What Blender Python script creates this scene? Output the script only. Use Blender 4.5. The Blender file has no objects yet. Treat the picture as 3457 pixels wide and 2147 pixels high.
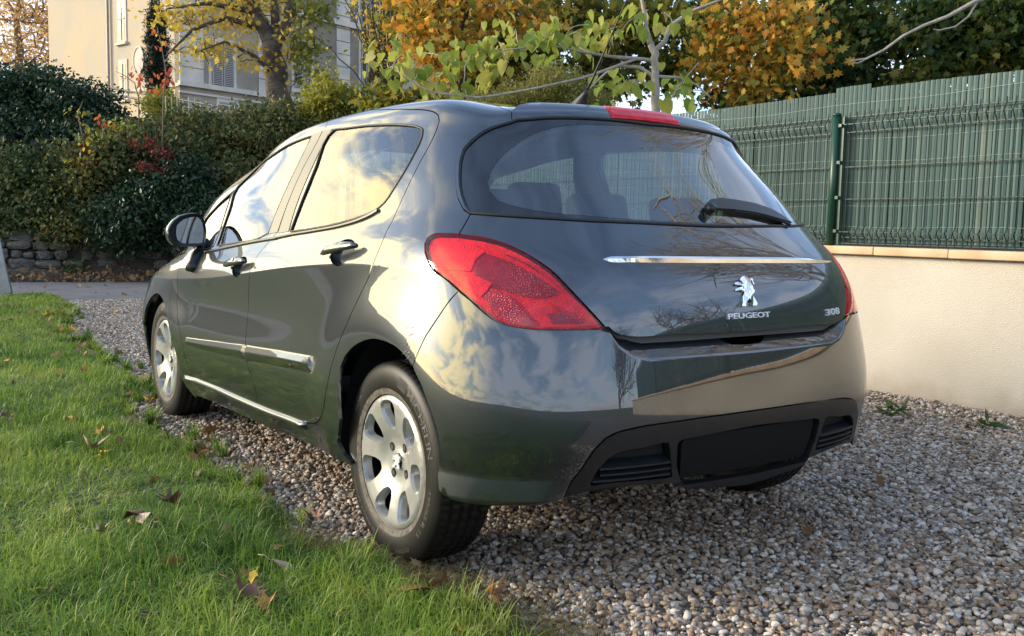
import bpy, bmesh, math, random
import numpy as np
from mathutils import Vector, Matrix, Euler
from mathutils.geometry import delaunay_2d_cdt
PI=math.pi; R=math.radians
rng=np.random.default_rng(7); random.seed(7)
scn=bpy.context.scene; COL=scn.collection
# ------------------------------------------------------------------ camera
CAM=(-2.1984,-2.5613,1.0499); YAW,PITCH,ROLL,FPX=.6112,.0968,.0207,3153.1
def cam_axes():
    f=np.array([math.sin(YAW)*math.cos(PITCH),math.cos(YAW)*math.cos(PITCH),-math.sin(PITCH)])
    r=np.array([math.cos(YAW),-math.sin(YAW),0.]); u=np.cross(r,f)
    c,s=math.cos(ROLL),math.sin(ROLL)
    return c*r+s*u,-s*r+c*u,f
cr_,cu_,cf_=cam_axes()
cam=bpy.data.objects.new('camera',bpy.data.cameras.new('camera')); COL.objects.link(cam)
M=Matrix.Identity(4)
for i in range(3): M[i][0],M[i][1],M[i][2],M[i][3]=cr_[i],cu_[i],-cf_[i],CAM[i]
cam.matrix_world=M; cam.data.sensor_width=36; cam.data.lens=FPX/3457*36; cam.data.clip_end=2000; cam.data.clip_start=.05
scn.camera=cam
def at(u,v,depth):
    """world point seen at photo pixel (u,v) at that depth"""
    return np.array(CAM)+((u-1728.5)/FPX*cr_-(v-1073.5)/FPX*cu_+cf_)*depth
# ------------------------------------------------------------------ world, sun
SUN_AZ,SUN_EL=-50,17          # azimuth from +Y (clockwise), elevation, degrees
w=bpy.data.worlds.new('World'); scn.world=w; w.use_nodes=True
nt=w.node_tree; nt.nodes.clear()
def nn(t,ty,**k):
    n=t.nodes.new(ty)
    for a,b in k.items():
        if hasattr(n,a): setattr(n,a,b)
    return n
out=nn(nt,'ShaderNodeOutputWorld'); bg=nn(nt,'ShaderNodeBackground'); bg.inputs[1].default_value=.15
sky=nn(nt,'ShaderNodeTexSky',sky_type='NISHITA',sun_disc=False,sun_elevation=R(SUN_EL),sun_rotation=R(SUN_AZ),air_density=1.0,dust_density=.7,ozone_density=1.6)
tc=nn(nt,'ShaderNodeTexCoord')
sep=nn(nt,'ShaderNodeSeparateXYZ'); nt.links.new(tc.outputs['Generated'],sep.inputs[0])
def mth(t,op,a,b=None,c=None,clamp=False):
    n=nn(t,'ShaderNodeMath',operation=op); n.use_clamp=clamp
    for i,x in enumerate((a,b,c)):
        if x is None: continue
        if isinstance(x,(int,float)): n.inputs[i].default_value=x
        else: t.links.new(x,n.inputs[i])
    return n.outputs[0]
zc=mth(nt,'MAXIMUM',sep.outputs[2],0.0); den=mth(nt,'ADD',zc,.22)
cx=mth(nt,'DIVIDE',sep.outputs[0],den); cy=mth(nt,'DIVIDE',sep.outputs[1],den)
cmb=nn(nt,'ShaderNodeCombineXYZ'); nt.links.new(cx,cmb.inputs[0]); nt.links.new(cy,cmb.inputs[1])
n1=nn(nt,'ShaderNodeTexNoise'); n1.inputs['Scale'].default_value=1.55; n1.inputs['Detail'].default_value=9; n1.inputs['Roughness'].default_value=.56; n1.inputs['Distortion'].default_value=.35
nt.links.new(cmb.outputs[0],n1.inputs['Vector'])
rp=nn(nt,'ShaderNodeMapRange',interpolation_type='SMOOTHSTEP'); rp.inputs[1].default_value=.44; rp.inputs[2].default_value=.62
hb=nn(nt,'ShaderNodeMapRange',interpolation_type='SMOOTHSTEP'); hb.inputs[1].default_value=.55; hb.inputs[2].default_value=.0; hb.inputs[4].default_value=.06; nt.links.new(sep.outputs[2],hb.inputs[0])
nt.links.new(mth(nt,'ADD',n1.outputs[0],hb.outputs[0]),rp.inputs[0])
# cloud cover thins overhead; the cloud colour is warm towards the sun
sd=Vector((math.sin(R(SUN_AZ))*math.cos(R(SUN_EL)),math.cos(R(SUN_AZ))*math.cos(R(SUN_EL)),math.sin(R(SUN_EL))))
dt=nn(nt,'ShaderNodeVectorMath',operation='DOT_PRODUCT'); nt.links.new(tc.outputs['Generated'],dt.inputs[0]); dt.inputs[1].default_value=sd
near=nn(nt,'ShaderNodeMapRange',interpolation_type='SMOOTHSTEP'); near.inputs[1].default_value=.42; near.inputs[2].default_value=.97; nt.links.new(dt.outputs['Value'],near.inputs[0])
cc=nn(nt,'ShaderNodeMix',data_type='RGBA'); cc.inputs[6].default_value=(5.0,5.5,6.6,1); cc.inputs[7].default_value=(23,18.6,9.0,1); nt.links.new(near.outputs[0],cc.inputs[0])
cov=mth(nt,'MULTIPLY',rp.outputs[0],.88)
lw=nn(nt,'ShaderNodeMapRange',interpolation_type='SMOOTHSTEP'); lw.inputs[1].default_value=.85; lw.inputs[2].default_value=.35; nt.links.new(sep.outputs[2],lw.inputs[0])
cov=mth(nt,'MULTIPLY',cov,lw.outputs[0])
n2=nn(nt,'ShaderNodeTexNoise'); n2.inputs['Scale'].default_value=.9; n2.inputs['Detail'].default_value=7; n2.inputs['Roughness'].default_value=.62; n2.inputs['Distortion'].default_value=1.2; nt.links.new(cmb.outputs[0],n2.inputs['Vector'])
veil=nn(nt,'ShaderNodeMapRange'); veil.inputs[1].default_value=.3; veil.inputs[2].default_value=.75; veil.inputs[3].default_value=.0; veil.inputs[4].default_value=.75; nt.links.new(n2.outputs[0],veil.inputs[0])
vl=nn(nt,'ShaderNodeMix',data_type='RGBA'); nt.links.new(veil.outputs[0],vl.inputs[0]); nt.links.new(sky.outputs[0],vl.inputs[6]); vl.inputs[7].default_value=(2.9,4.1,6.4,1)
mx=nn(nt,'ShaderNodeMix',data_type='RGBA'); nt.links.new(cov,mx.inputs[0]); nt.links.new(vl.outputs[2],mx.inputs[6]); nt.links.new(cc.outputs[2],mx.inputs[7])
nt.links.new(mx.outputs[2],bg.inputs[0]); nt.links.new(bg.outputs[0],out.inputs[0])
sun=bpy.data.objects.new('sun',bpy.data.lights.new('sun','SUN')); COL.objects.link(sun)
sun.data.energy=2.3; sun.data.angle=R(15); sun.data.color=(1,.90,.74)
sun.rotation_euler=sd.to_track_quat('Z','Y').to_euler()
vs=scn.view_settings; vs.view_transform='Standard'; vs.look='None'; vs.gamma=1; vs.use_curve_mapping=False; vs.exposure=1.05
scn.cycles.max_bounces=8; scn.cycles.transparent_max_bounces=12; scn.cycles.use_denoising=True
# ------------------------------------------------------------------ helpers
def col(c): return (c[0],c[1],c[2],1)
MATS={}
def mat(name,base,rough=.6,metal=0.,coat=0.,spec=.5,noise=None,bump=None,trans=0,emit=None,coat_rough=.03,rnd=None,sss=0,attr=None):
    """noise=(scale,colour2,detail) mixes a second colour; bump=(scale,strength,dist); rnd=list of colours picked per object; attr=list of colours by face attribute"""
    m=bpy.data.materials.new(name); m.use_nodes=True; t=m.node_tree; b=t.nodes['Principled BSDF']
    b.inputs['Base Color'].default_value=col(base); b.inputs['Roughness'].default_value=rough; b.inputs['Metallic'].default_value=metal
    b.inputs['Coat Weight'].default_value=coat; b.inputs['Coat Roughness'].default_value=coat_rough; b.inputs['Specular IOR Level'].default_value=spec
    if trans: b.inputs['Transmission Weight'].default_value=trans
    src=None; L=t.links.new
    co=nn(t,'ShaderNodeTexCoord').outputs['Object']
    if rnd or attr:
        cr=nn(t,'ShaderNodeValToRGB'); cr.color_ramp.interpolation='CONSTANT' if rnd else 'LINEAR'
        cs=rnd or attr; el=cr.color_ramp.elements
        while len(el)<len(cs): el.new(.5)
        for i,c in enumerate(cs): el[i].position=i/len(cs) if rnd else i/(len(cs)-1); el[i].color=col(c)
        if rnd: L(nn(t,'ShaderNodeObjectInfo').outputs['Random'],cr.inputs[0])
        else:
            a=nn(t,'ShaderNodeAttribute'); a.attribute_name='tint'; L(a.outputs['Fac'],cr.inputs[0])
        src=cr.outputs[0]
    if noise:
        n=nn(t,'ShaderNodeTexNoise'); n.inputs['Scale'].default_value=noise[0]; n.inputs['Detail'].default_value=noise[2] if len(noise)>2 else 5
        L(co,n.inputs['Vector'])
        mr=nn(t,'ShaderNodeMapRange'); mr.inputs[1].default_value=.36; mr.inputs[2].default_value=.66; L(n.outputs[0],mr.inputs[0])
        x=nn(t,'ShaderNodeMix',data_type='RGBA'); L(mr.outputs[0],x.inputs[0])
        if src: L(src,x.inputs[6]); 
        else: x.inputs[6].default_value=col(base)
        x.inputs[7].default_value=col(noise[1]); src=x.outputs[2]
    if src: L(src,b.inputs['Base Color'])
    if bump:
        n=nn(t,'ShaderNodeTexNoise'); n.inputs['Scale'].default_value=bump[0]; n.inputs['Detail'].default_value=4; L(co,n.inputs['Vector'])
        bm=nn(t,'ShaderNodeBump'); bm.inputs['Strength'].default_value=bump[1]; bm.inputs['Distance'].default_value=bump[2]
        L(n.outputs[0],bm.inputs['Height']); L(bm.outputs[0],b.inputs['Normal'])
    MATS[name]=m; return m
def leaf_mat(name,cols,trans=.35,rough=.55):
    m=bpy.data.materials.new(name); m.use_nodes=True; t=m.node_tree; b=t.nodes['Principled BSDF']; L=t.links.new
    cr=nn(t,'ShaderNodeValToRGB'); el=cr.color_ramp.elements
    while len(el)<len(cols): el.new(.5)
    for i,c in enumerate(cols): el[i].position=i/(len(cols)-1); el[i].color=col(c)
    a=nn(t,'ShaderNodeAttribute'); a.attribute_name='tint'; L(a.outputs['Fac'],cr.inputs[0])
    L(cr.outputs[0],b.inputs['Base Color']); b.inputs['Roughness'].default_value=rough; b.inputs['Specular IOR Level'].default_value=.35
    tr=nn(t,'ShaderNodeBsdfTranslucent'); L(cr.outputs[0],tr.inputs[0])
    g=nn(t,'ShaderNodeMixShader'); g.inputs[0].default_value=trans; L(b.outputs[0],g.inputs[1]); L(tr.outputs[0],g.inputs[2])
    L(g.outputs[0],t.nodes['Material Output'].inputs[0]); return m
def glass_mat(name,tint,ior=1.5,boost=1.0,rough=0.):
    """thin window glass: tinted see-through plus mirror by Fresnel"""
    m=bpy.data.materials.new(name); m.use_nodes=True; t=m.node_tree; t.nodes.clear(); L=t.links.new
    o=nn(t,'ShaderNodeOutputMaterial'); tr=nn(t,'ShaderNodeBsdfTransparent'); tr.inputs[0].default_value=col(tint)
    gl=nn(t,'ShaderNodeBsdfGlossy'); gl.inputs['Roughness'].default_value=rough; gl.inputs[0].default_value=(1,1,1,1)
    ge=nn(t,'ShaderNodeNewGeometry'); dp=nn(t,'ShaderNodeVectorMath',operation='DOT_PRODUCT'); L(ge.outputs['Normal'],dp.inputs[0]); L(ge.outputs['Incoming'],dp.inputs[1])
    c1=mth(t,'SUBTRACT',1.,mth(t,'ABSOLUTE',dp.outputs['Value']),clamp=True); r0=((ior-1)/(ior+1))**2     # Schlick, the same from both sides
    f2=mth(t,'MULTIPLY',mth(t,'MULTIPLY_ADD',mth(t,'POWER',c1,5.),1-r0,r0),boost,clamp=True)
    x=nn(t,'ShaderNodeMixShader'); L(f2,x.inputs[0]); L(tr.outputs[0],x.inputs[1]); L(gl.outputs[0],x.inputs[2]); L(x.outputs[0],o.inputs[0]); return m
def tag(o,label=None,cat=None,group=None,kind=None):
    if label: o['label']=label
    if cat: o['category']=cat
    if group: o['group']=group
    if kind: o['kind']=kind
    return o
def empty(name,loc=(0,0,0)):
    o=bpy.data.objects.new(name,None); o.location=loc; COL.objects.link(o); return o
def mesh_np(name,V,F,m,smooth=False,tint=None):
    """V Nx3, F list of tuples or MxK array"""
    me=bpy.data.meshes.new(name)
    V=np.asarray(V,np.float32)
    if isinstance(F,np.ndarray):
        n,k=F.shape; me.vertices.add(len(V)); me.vertices.foreach_set('co',V.ravel())
        me.loops.add(n*k); me.loops.foreach_set('vertex_index',F.ravel().astype(np.int32))
        me.polygons.add(n); me.polygons.foreach_set('loop_start',np.arange(0,n*k,k,dtype=np.int32))
        me.update(calc_edges=True)
    else: me.from_pydata(V.tolist(),[],F); me.update()
    if smooth: me.polygons.foreach_set('use_smooth',np.ones(len(me.polygons),bool))
    if tint is not None:
        a=me.attributes.new('tint','FLOAT','FACE'); a.data.foreach_set('value',np.asarray(tint,np.float32))
    if m: me.materials.append(m)
    return me
def link(name,me,parent=None,loc=None):
    o=bpy.data.objects.new(name,me); COL.objects.link(o)
    if parent: o.parent=parent
    if loc is not None: o.location=loc
    return o
def obj(name,V,F,m,parent=None,smooth=False,tint=None,loc=None): return link(name,mesh_np(name,V,F,m,smooth,tint),parent,loc)
class MB:
    """mesh collector"""
    def __init__(s): s.V=[];s.F=[];s.T=[]
    def add(s,V,F,t=0.):
        k=len(s.V); s.V+= [tuple(map(float,v)) for v in V]; s.F+=[tuple(i+k for i in f) for f in F]; s.T+=[t]*len(F)
    def box(s,c,h,rot=None,t=0.):
        V=np.array([[x,y,z] for x in(-1,1) for y in(-1,1) for z in(-1,1)],float)*np.array(h)
        if rot is not None: V=V@np.array(rot).T
        s.add(V+np.array(c),[(0,1,3,2),(4,6,7,5),(0,4,5,1),(2,3,7,6),(0,2,6,4),(1,5,7,3)],t)
    def tube(s,P,r,n=6,cap=True,t=0.):
        P=np.asarray(P,float); r=np.broadcast_to(r,(len(P),)); T=np.gradient(P,axis=0); T/=np.linalg.norm(T,axis=1,keepdims=True)+1e-12
        up=np.array([0,0,1.]) if abs(T[0][2])<.9 else np.array([1.,0,0]); V=[]
        a=np.cross(T[0],up); a/=np.linalg.norm(a)
        for i in range(len(P)):
            a=a-T[i]*(a@T[i]); a/=np.linalg.norm(a)+1e-12; b=np.cross(T[i],a)
            for k in range(n):
                th=2*PI*k/n; V.append(P[i]+r[i]*(a*math.cos(th)+b*math.sin(th)))
        F=[(i*n+k,i*n+(k+1)%n,(i+1)*n+(k+1)%n,(i+1)*n+k) for i in range(len(P)-1) for k in range(n)]
        if cap: F+=[tuple(range(n))[::-1],tuple(range((len(P)-1)*n,len(P)*n))]
        s.add(V,F,t)
    def build(s,name,m,parent=None,smooth=False,tint=False): return obj(name,s.V,s.F,m,parent,smooth,s.T if tint else None)
def lathe(prof,n,axis='x',c=(0,0,0),mod=None):
    """profile (a,r) spun about the x axis"""
    V=[];k=len(prof)
    for i in range(n):
        th=2*PI*i/n
        for j,(a,r) in enumerate(prof):
            if mod: a,r=mod(j,i,a,r)
            V.append((c[0]+a,c[1]+r*math.cos(th),c[2]+r*math.sin(th)))
    F=[(i*k+j,((i+1)%n)*k+j,((i+1)%n)*k+j+1,i*k+j+1) for i in range(n) for j in range(k-1)]
    return V,F
def rbox(name,size,loc,m,parent=None,r=.03,seg=3,rot=None,taper=None):
    bm=bmesh.new(); bmesh.ops.create_cube(bm,size=1)
    for v in bm.verts:
        v.co=Vector((v.co.x*size[0],v.co.y*size[1],v.co.z*size[2]))
        if taper and v.co.z>0: v.co.x*=taper[0]; v.co.y*=taper[1]
    bmesh.ops.bevel(bm,geom=bm.edges[:],offset=r,segments=seg,profile=.6,affect='EDGES')
    me=bpy.data.meshes.new(name); bm.to_mesh(me); bm.free(); me.materials.append(m)
    for p_ in me.polygons: p_.use_smooth=True
    o=link(name,me,parent,loc)
    if rot: o.rotation_euler=rot
    return o
# ------------------------------------------------------------------ materials
PAINT=mat('dark_grey_metallic_paint',(.019,.024,.030),.34,metal=.65,coat=1.,coat_rough=.006,noise=(900,(.030,.038,.047),2)); PAINT.node_tree.nodes['Principled BSDF'].inputs['Coat IOR'].default_value=1.95
BLACKP=mat('black_plastic',(.0042,.005,.0068),.36,noise=(60,(.008,.0095,.012)),bump=(700,.25,.0005))
BLACKG=mat('black_gloss',(.004,.0045,.005),.04,coat=1)
RUBBER=mat('tyre_rubber',(.0045,.0045,.005),.48,spec=.35,noise=(14,(.0085,.008,.0078),7),bump=(260,.2,.001))
RUBBER2=mat('tyre_lettering',(.05,.049,.047),.5)
SEAL=mat('window_seal',(.012,.012,.012),.5)
SATIN=mat('satin_pillar_trim',(.035,.034,.033),.33,coat=.35,coat_rough=.22)
BSHEEN=mat('badge_sky_sheen',(.86,.87,.89),.30,metal=.35,coat=.6)  # pale half-metal: sky reflection on the letters is put into the colour
CHROME=mat('chrome',(.82,.82,.82),.07,metal=1)
HUB=mat('silver_hubcap_paint',(.40,.405,.395),.36,metal=.45,coat=.4,noise=(18,(.34,.34,.325)))
DARK=mat('dark_void',(.006,.006,.006),.9)
DARKM=mat('steel_wheel',(.02,.02,.021),.6,metal=.4)
LINING=mat('interior_lining',(.10,.10,.10),.9)
FABRIC=mat('seat_fabric',(.02,.02,.023),.9,noise=(80,(.03,.03,.033)))
PLATE=mat('dark_plate',(.0055,.0055,.0055),.75,spec=.2)
GLASS=glass_mat('side_window_glass',(.62,.70,.68),1.75,1.45)
RGLASS=glass_mat('rear_window_glass',(.70,.76,.76),1.8,1.9)
WGLASS=glass_mat('windscreen_glass',(.8,.85,.83),1.5,1.2)
MIRROR=mat('mirror_glass',(.62,.68,.72),.02,metal=1)
def lamp_mat(name,c,sc,strength=.6):
    m=mat(name,c,.16,coat=1,coat_rough=.01,noise=(40,tuple(x*.7 for x in c),2)); t=m.node_tree; b=t.nodes['Principled BSDF']
    v=nn(t,'ShaderNodeTexVoronoi'); v.inputs['Scale'].default_value=sc; t.links.new(nn(t,'ShaderNodeTexCoord').outputs['Object'],v.inputs['Vector'])
    bm=nn(t,'ShaderNodeBump'); bm.inputs['Strength'].default_value=strength; bm.inputs['Distance'].default_value=.004
    t.links.new(v.outputs['Distance'],bm.inputs['Height']); t.links.new(bm.outputs[0],b.inputs['Normal']); return m
LENS=mat('red_lens',(.75,.02,.03),.05,coat=1)
LENSG=glass_mat('clear_red_lens',(1.,.48,.52),1.5,1.1,.04)
RED1=lamp_mat('lamp_bright_red',(1.,.035,.06),300,1.); RED1.node_tree.nodes['Principled BSDF'].inputs['Coat Weight'].default_value=.2; RED1.node_tree.nodes['Principled BSDF'].inputs['Roughness'].default_value=.35
RED2=lamp_mat('lamp_dark_red',(.36,.010,.04),420,1.)
RED3=lamp_mat('lamp_pink_lens',(.42,.07,.075),200,1.)
# ------------------------------------------------------------------ car body surface
NET=[
[(0,-.665,.245),(.3,-.65,.245),(.57,-.60,.24),(.76,-.46,.22),(.835,-.30,.20),(.845,0,.205),(.835,.5,.195),(.835,1.05,.18),(.835,1.6,.17),(.835,2.2,.165),(.84,2.6,.17),(.82,3.0,.2),(.70,3.30,.2),(.4,3.45,.2),(0,3.5,.2)],
[(0,-.70,.36),(.3,-.69,.36),(.58,-.64,.36),(.79,-.50,.36),(.87,-.30,.36),(.885,0,.36),(.885,.5,.36),(.885,1.05,.36),(.885,1.6,.36),(.88,2.2,.36),(.88,2.6,.36),(.85,3.02,.36),(.73,3.33,.36),(.42,3.5,.36),(0,3.56,.36)],
[(0,-.71,.52),(.3,-.705,.52),(.59,-.66,.52),(.81,-.52,.52),(.89,-.30,.52),(.90,0,.52),(.903,.5,.52),(.903,1.05,.52),(.903,1.6,.52),(.90,2.2,.52),(.9,2.6,.52),(.865,3.03,.52),(.74,3.34,.52),(.42,3.52,.52),(0,3.58,.52)],
[(0,-.684,.70),(.3,-.679,.70),(.585,-.634,.70),(.80,-.497,.71),(.885,-.3,.72),(.903,0,.73),(.894,.5,.71),(.888,1.05,.68),(.886,1.6,.66),(.884,2.2,.64),(.885,2.6,.63),(.85,3.03,.62),(.72,3.32,.61),(.41,3.50,.61),(0,3.56,.61)],
[(0,-.665,.81),(.28,-.658,.81),(.55,-.615,.82),(.765,-.48,.85),(.855,-.29,.90),(.884,-.02,.93),(.893,.5,.905),(.895,1.05,.855),(.895,1.6,.80),(.89,2.2,.76),(.87,2.6,.74),(.83,3.0,.72),(.70,3.28,.70),(.4,3.44,.73),(0,3.50,.74)],
[(0,-.605,.94),(.28,-.598,.94),(.53,-.555,.945),(.73,-.425,.965),(.825,-.25,.995),(.85,0,1.01),(.862,.5,.98),(.868,1.05,.925),(.87,1.6,.87),(.865,2.15,.835),(.845,2.5,.82),(.79,2.85,.80),(.65,3.1,.80),(.38,3.2,.84),(0,3.25,.86)],
[(0,-.50,1.065),(.28,-.485,1.068),(.50,-.44,1.07),(.675,-.33,1.08),(.775,-.17,1.09),(.81,.05,1.085),(.83,.5,1.05),(.835,1.05,.998),(.835,1.55,.95),(.82,2.03,.92),(.775,2.40,.935),(.66,2.62,.97),(.5,2.72,1.0),(.27,2.78,1.02),(0,2.80,1.02)],
[(0,-.37,1.20),(.27,-.355,1.20),(.475,-.31,1.21),(.625,-.215,1.22),(.715,-.08,1.225),(.75,.12,1.23),(.765,.5,1.215),(.77,1.0,1.18),(.765,1.48,1.15),(.748,1.98,1.12),(.70,2.25,1.15),(.58,2.38,1.19),(.42,2.42,1.21),(.22,2.48,1.22),(0,2.50,1.22)],
[(0,-.215,1.375),(.26,-.205,1.372),(.45,-.17,1.362),(.57,-.09,1.358),(.64,.02,1.37),(.67,.18,1.388),(.687,.5,1.393),(.69,.95,1.385),(.685,1.33,1.36),(.665,1.65,1.315),(.60,1.83,1.335),(.50,1.94,1.355),(.36,2.03,1.37),(.19,2.08,1.375),(0,2.1,1.38)],
[(0,-.15,1.440),(.24,-.14,1.437),(.41,-.105,1.43),(.515,-.03,1.43),(.57,.08,1.455),(.597,.22,1.47),(.612,.5,1.475),(.62,.9,1.467),(.615,1.22,1.447),(.595,1.45,1.425),(.53,1.57,1.43),(.44,1.65,1.44),(.31,1.71,1.448),(.16,1.74,1.452),(0,1.75,1.455)],
[(0,.1,1.472),(.12,.11,1.472),(.21,.14,1.475),(.27,.2,1.482),(.30,.28,1.49),(.32,.38,1.498),(.33,.55,1.502),(.33,.84,1.495),(.32,1.03,1.492),(.30,1.15,1.489),(.26,1.22,1.487),(.21,1.27,1.486),(.15,1.3,1.486),(.08,1.31,1.486),(0,1.32,1.486)],
[(0,.40,1.512),(0,.405,1.512),(0,.42,1.512),(0,.45,1.513),(0,.49,1.513),(0,.53,1.513),(0,.60,1.512),(0,.74,1.502),(0,.83,1.502),(0,.88,1.502),(0,.91,1.502),(0,.93,1.502),(0,.95,1.502),(0,.96,1.502),(0,.96,1.502)],
]
CR=4
def nat(n,per=False):
    """matrix S: second derivatives m = S @ y for unit-spaced cubic spline"""
    A=np.zeros((n,n));B=np.zeros((n,n))
    if per:
        for i in range(n):
            A[i,i]=4;A[i,(i-1)%n]=1;A[i,(i+1)%n]=1
            B[i,i]=-12;B[i,(i-1)%n]=6;B[i,(i+1)%n]=6
    else:
        A[0,0]=A[-1,-1]=1
        for i in range(1,n-1):
            A[i,i]=4;A[i,i-1]=A[i,i+1]=1;B[i,i]=-12;B[i,i-1]=B[i,i+1]=6
    return np.linalg.solve(A,B)
def W(t,n,S,per=False):
    """weights of n knots at parameters t"""
    t=np.atleast_1d(t).astype(float); k=np.floor(t).astype(int)
    if not per: k=np.clip(k,0,n-2)
    f=(t-k)[:,None]; I=np.eye(n); a,b=k%n,(k+1)%n
    return (1-f)*I[a]+f*I[b]+(((1-f)**3-(1-f))*S[a]+(f**3-f)*S[b])/6
class Body:
    def __init__(s):
        N=np.array(NET,float); nr,nc=N.shape[:2]; s.nr=nr
        L=N.copy(); L[...,0]*=-1        # left side x<0, u>0
        full=np.zeros((nr,2*(nc-1),3))
        full[:,:nc]=L
        for j in range(1,nc-1): full[:,-j]=N[:,j]
        s.F=full; s.n=full.shape[1]; s.Sp=nat(s.n,True)
        s.Sa=nat(nr); s.Sl=nat(CR+1); s.Su=nat(nr-CR)
    def P(s,u,v): return s.P0(u,v)+s.disp(u,v)
    def P0(s,u,v):
        u=np.atleast_1d(np.asarray(u,float)); v=np.atleast_1d(np.asarray(v,float))
        C=W(u,s.n,s.Sp,True)
        va=W(v,s.nr,s.Sa)
        wl=W(np.minimum(v,CR),CR+1,s.Sl); wu=W(np.maximum(v-CR,0),s.nr-CR,s.Su)
        wc=np.zeros_like(va); lo=v<CR; wc[lo,:CR+1]=wl[lo]; wc[~lo,CR:]=wu[~lo]
        a=np.abs((u+14)%28-14); k=np.clip((a-3.4)/.9,0,1); k=(k*k*(3-2*k))[:,None]
        w=va*(1-k)+wc*k
        return np.einsum('nr,rck,nc->nk',w,s.F,C)
    def disp(s,u,v):
        """flares over the wheel arches"""
        X=s.P0(u,v); out=np.zeros_like(X)
        for cy,cz,a in((0.,.31,.020),(2.608,.305,.014)):
            r=np.hypot(X[:,1]-cy,X[:,2]-cz); k=np.clip(1-(r-.36)/.27,0,1); k=k*k*k*(k*(6*k-15)+10)
            m=np.clip((np.abs(X[:,0])-.72)/.1,0,1)
            out[:,0]+=np.sign(X[:,0])*a*k*m
        return out
    def N(s,u,v,h=2e-3):
        a=s.P(np.asarray(u)+h,v)-s.P(np.asarray(u)-h,v)
        lo=np.asarray(v,float)-h; hi=np.asarray(v,float)+h
        lo=np.maximum(lo,0); hi=np.minimum(hi,s.nr-1.02)
        b=s.P(u,hi)-s.P(u,lo)
        n=np.cross(b,a); return n/np.linalg.norm(n,axis=1,keepdims=True)

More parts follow.
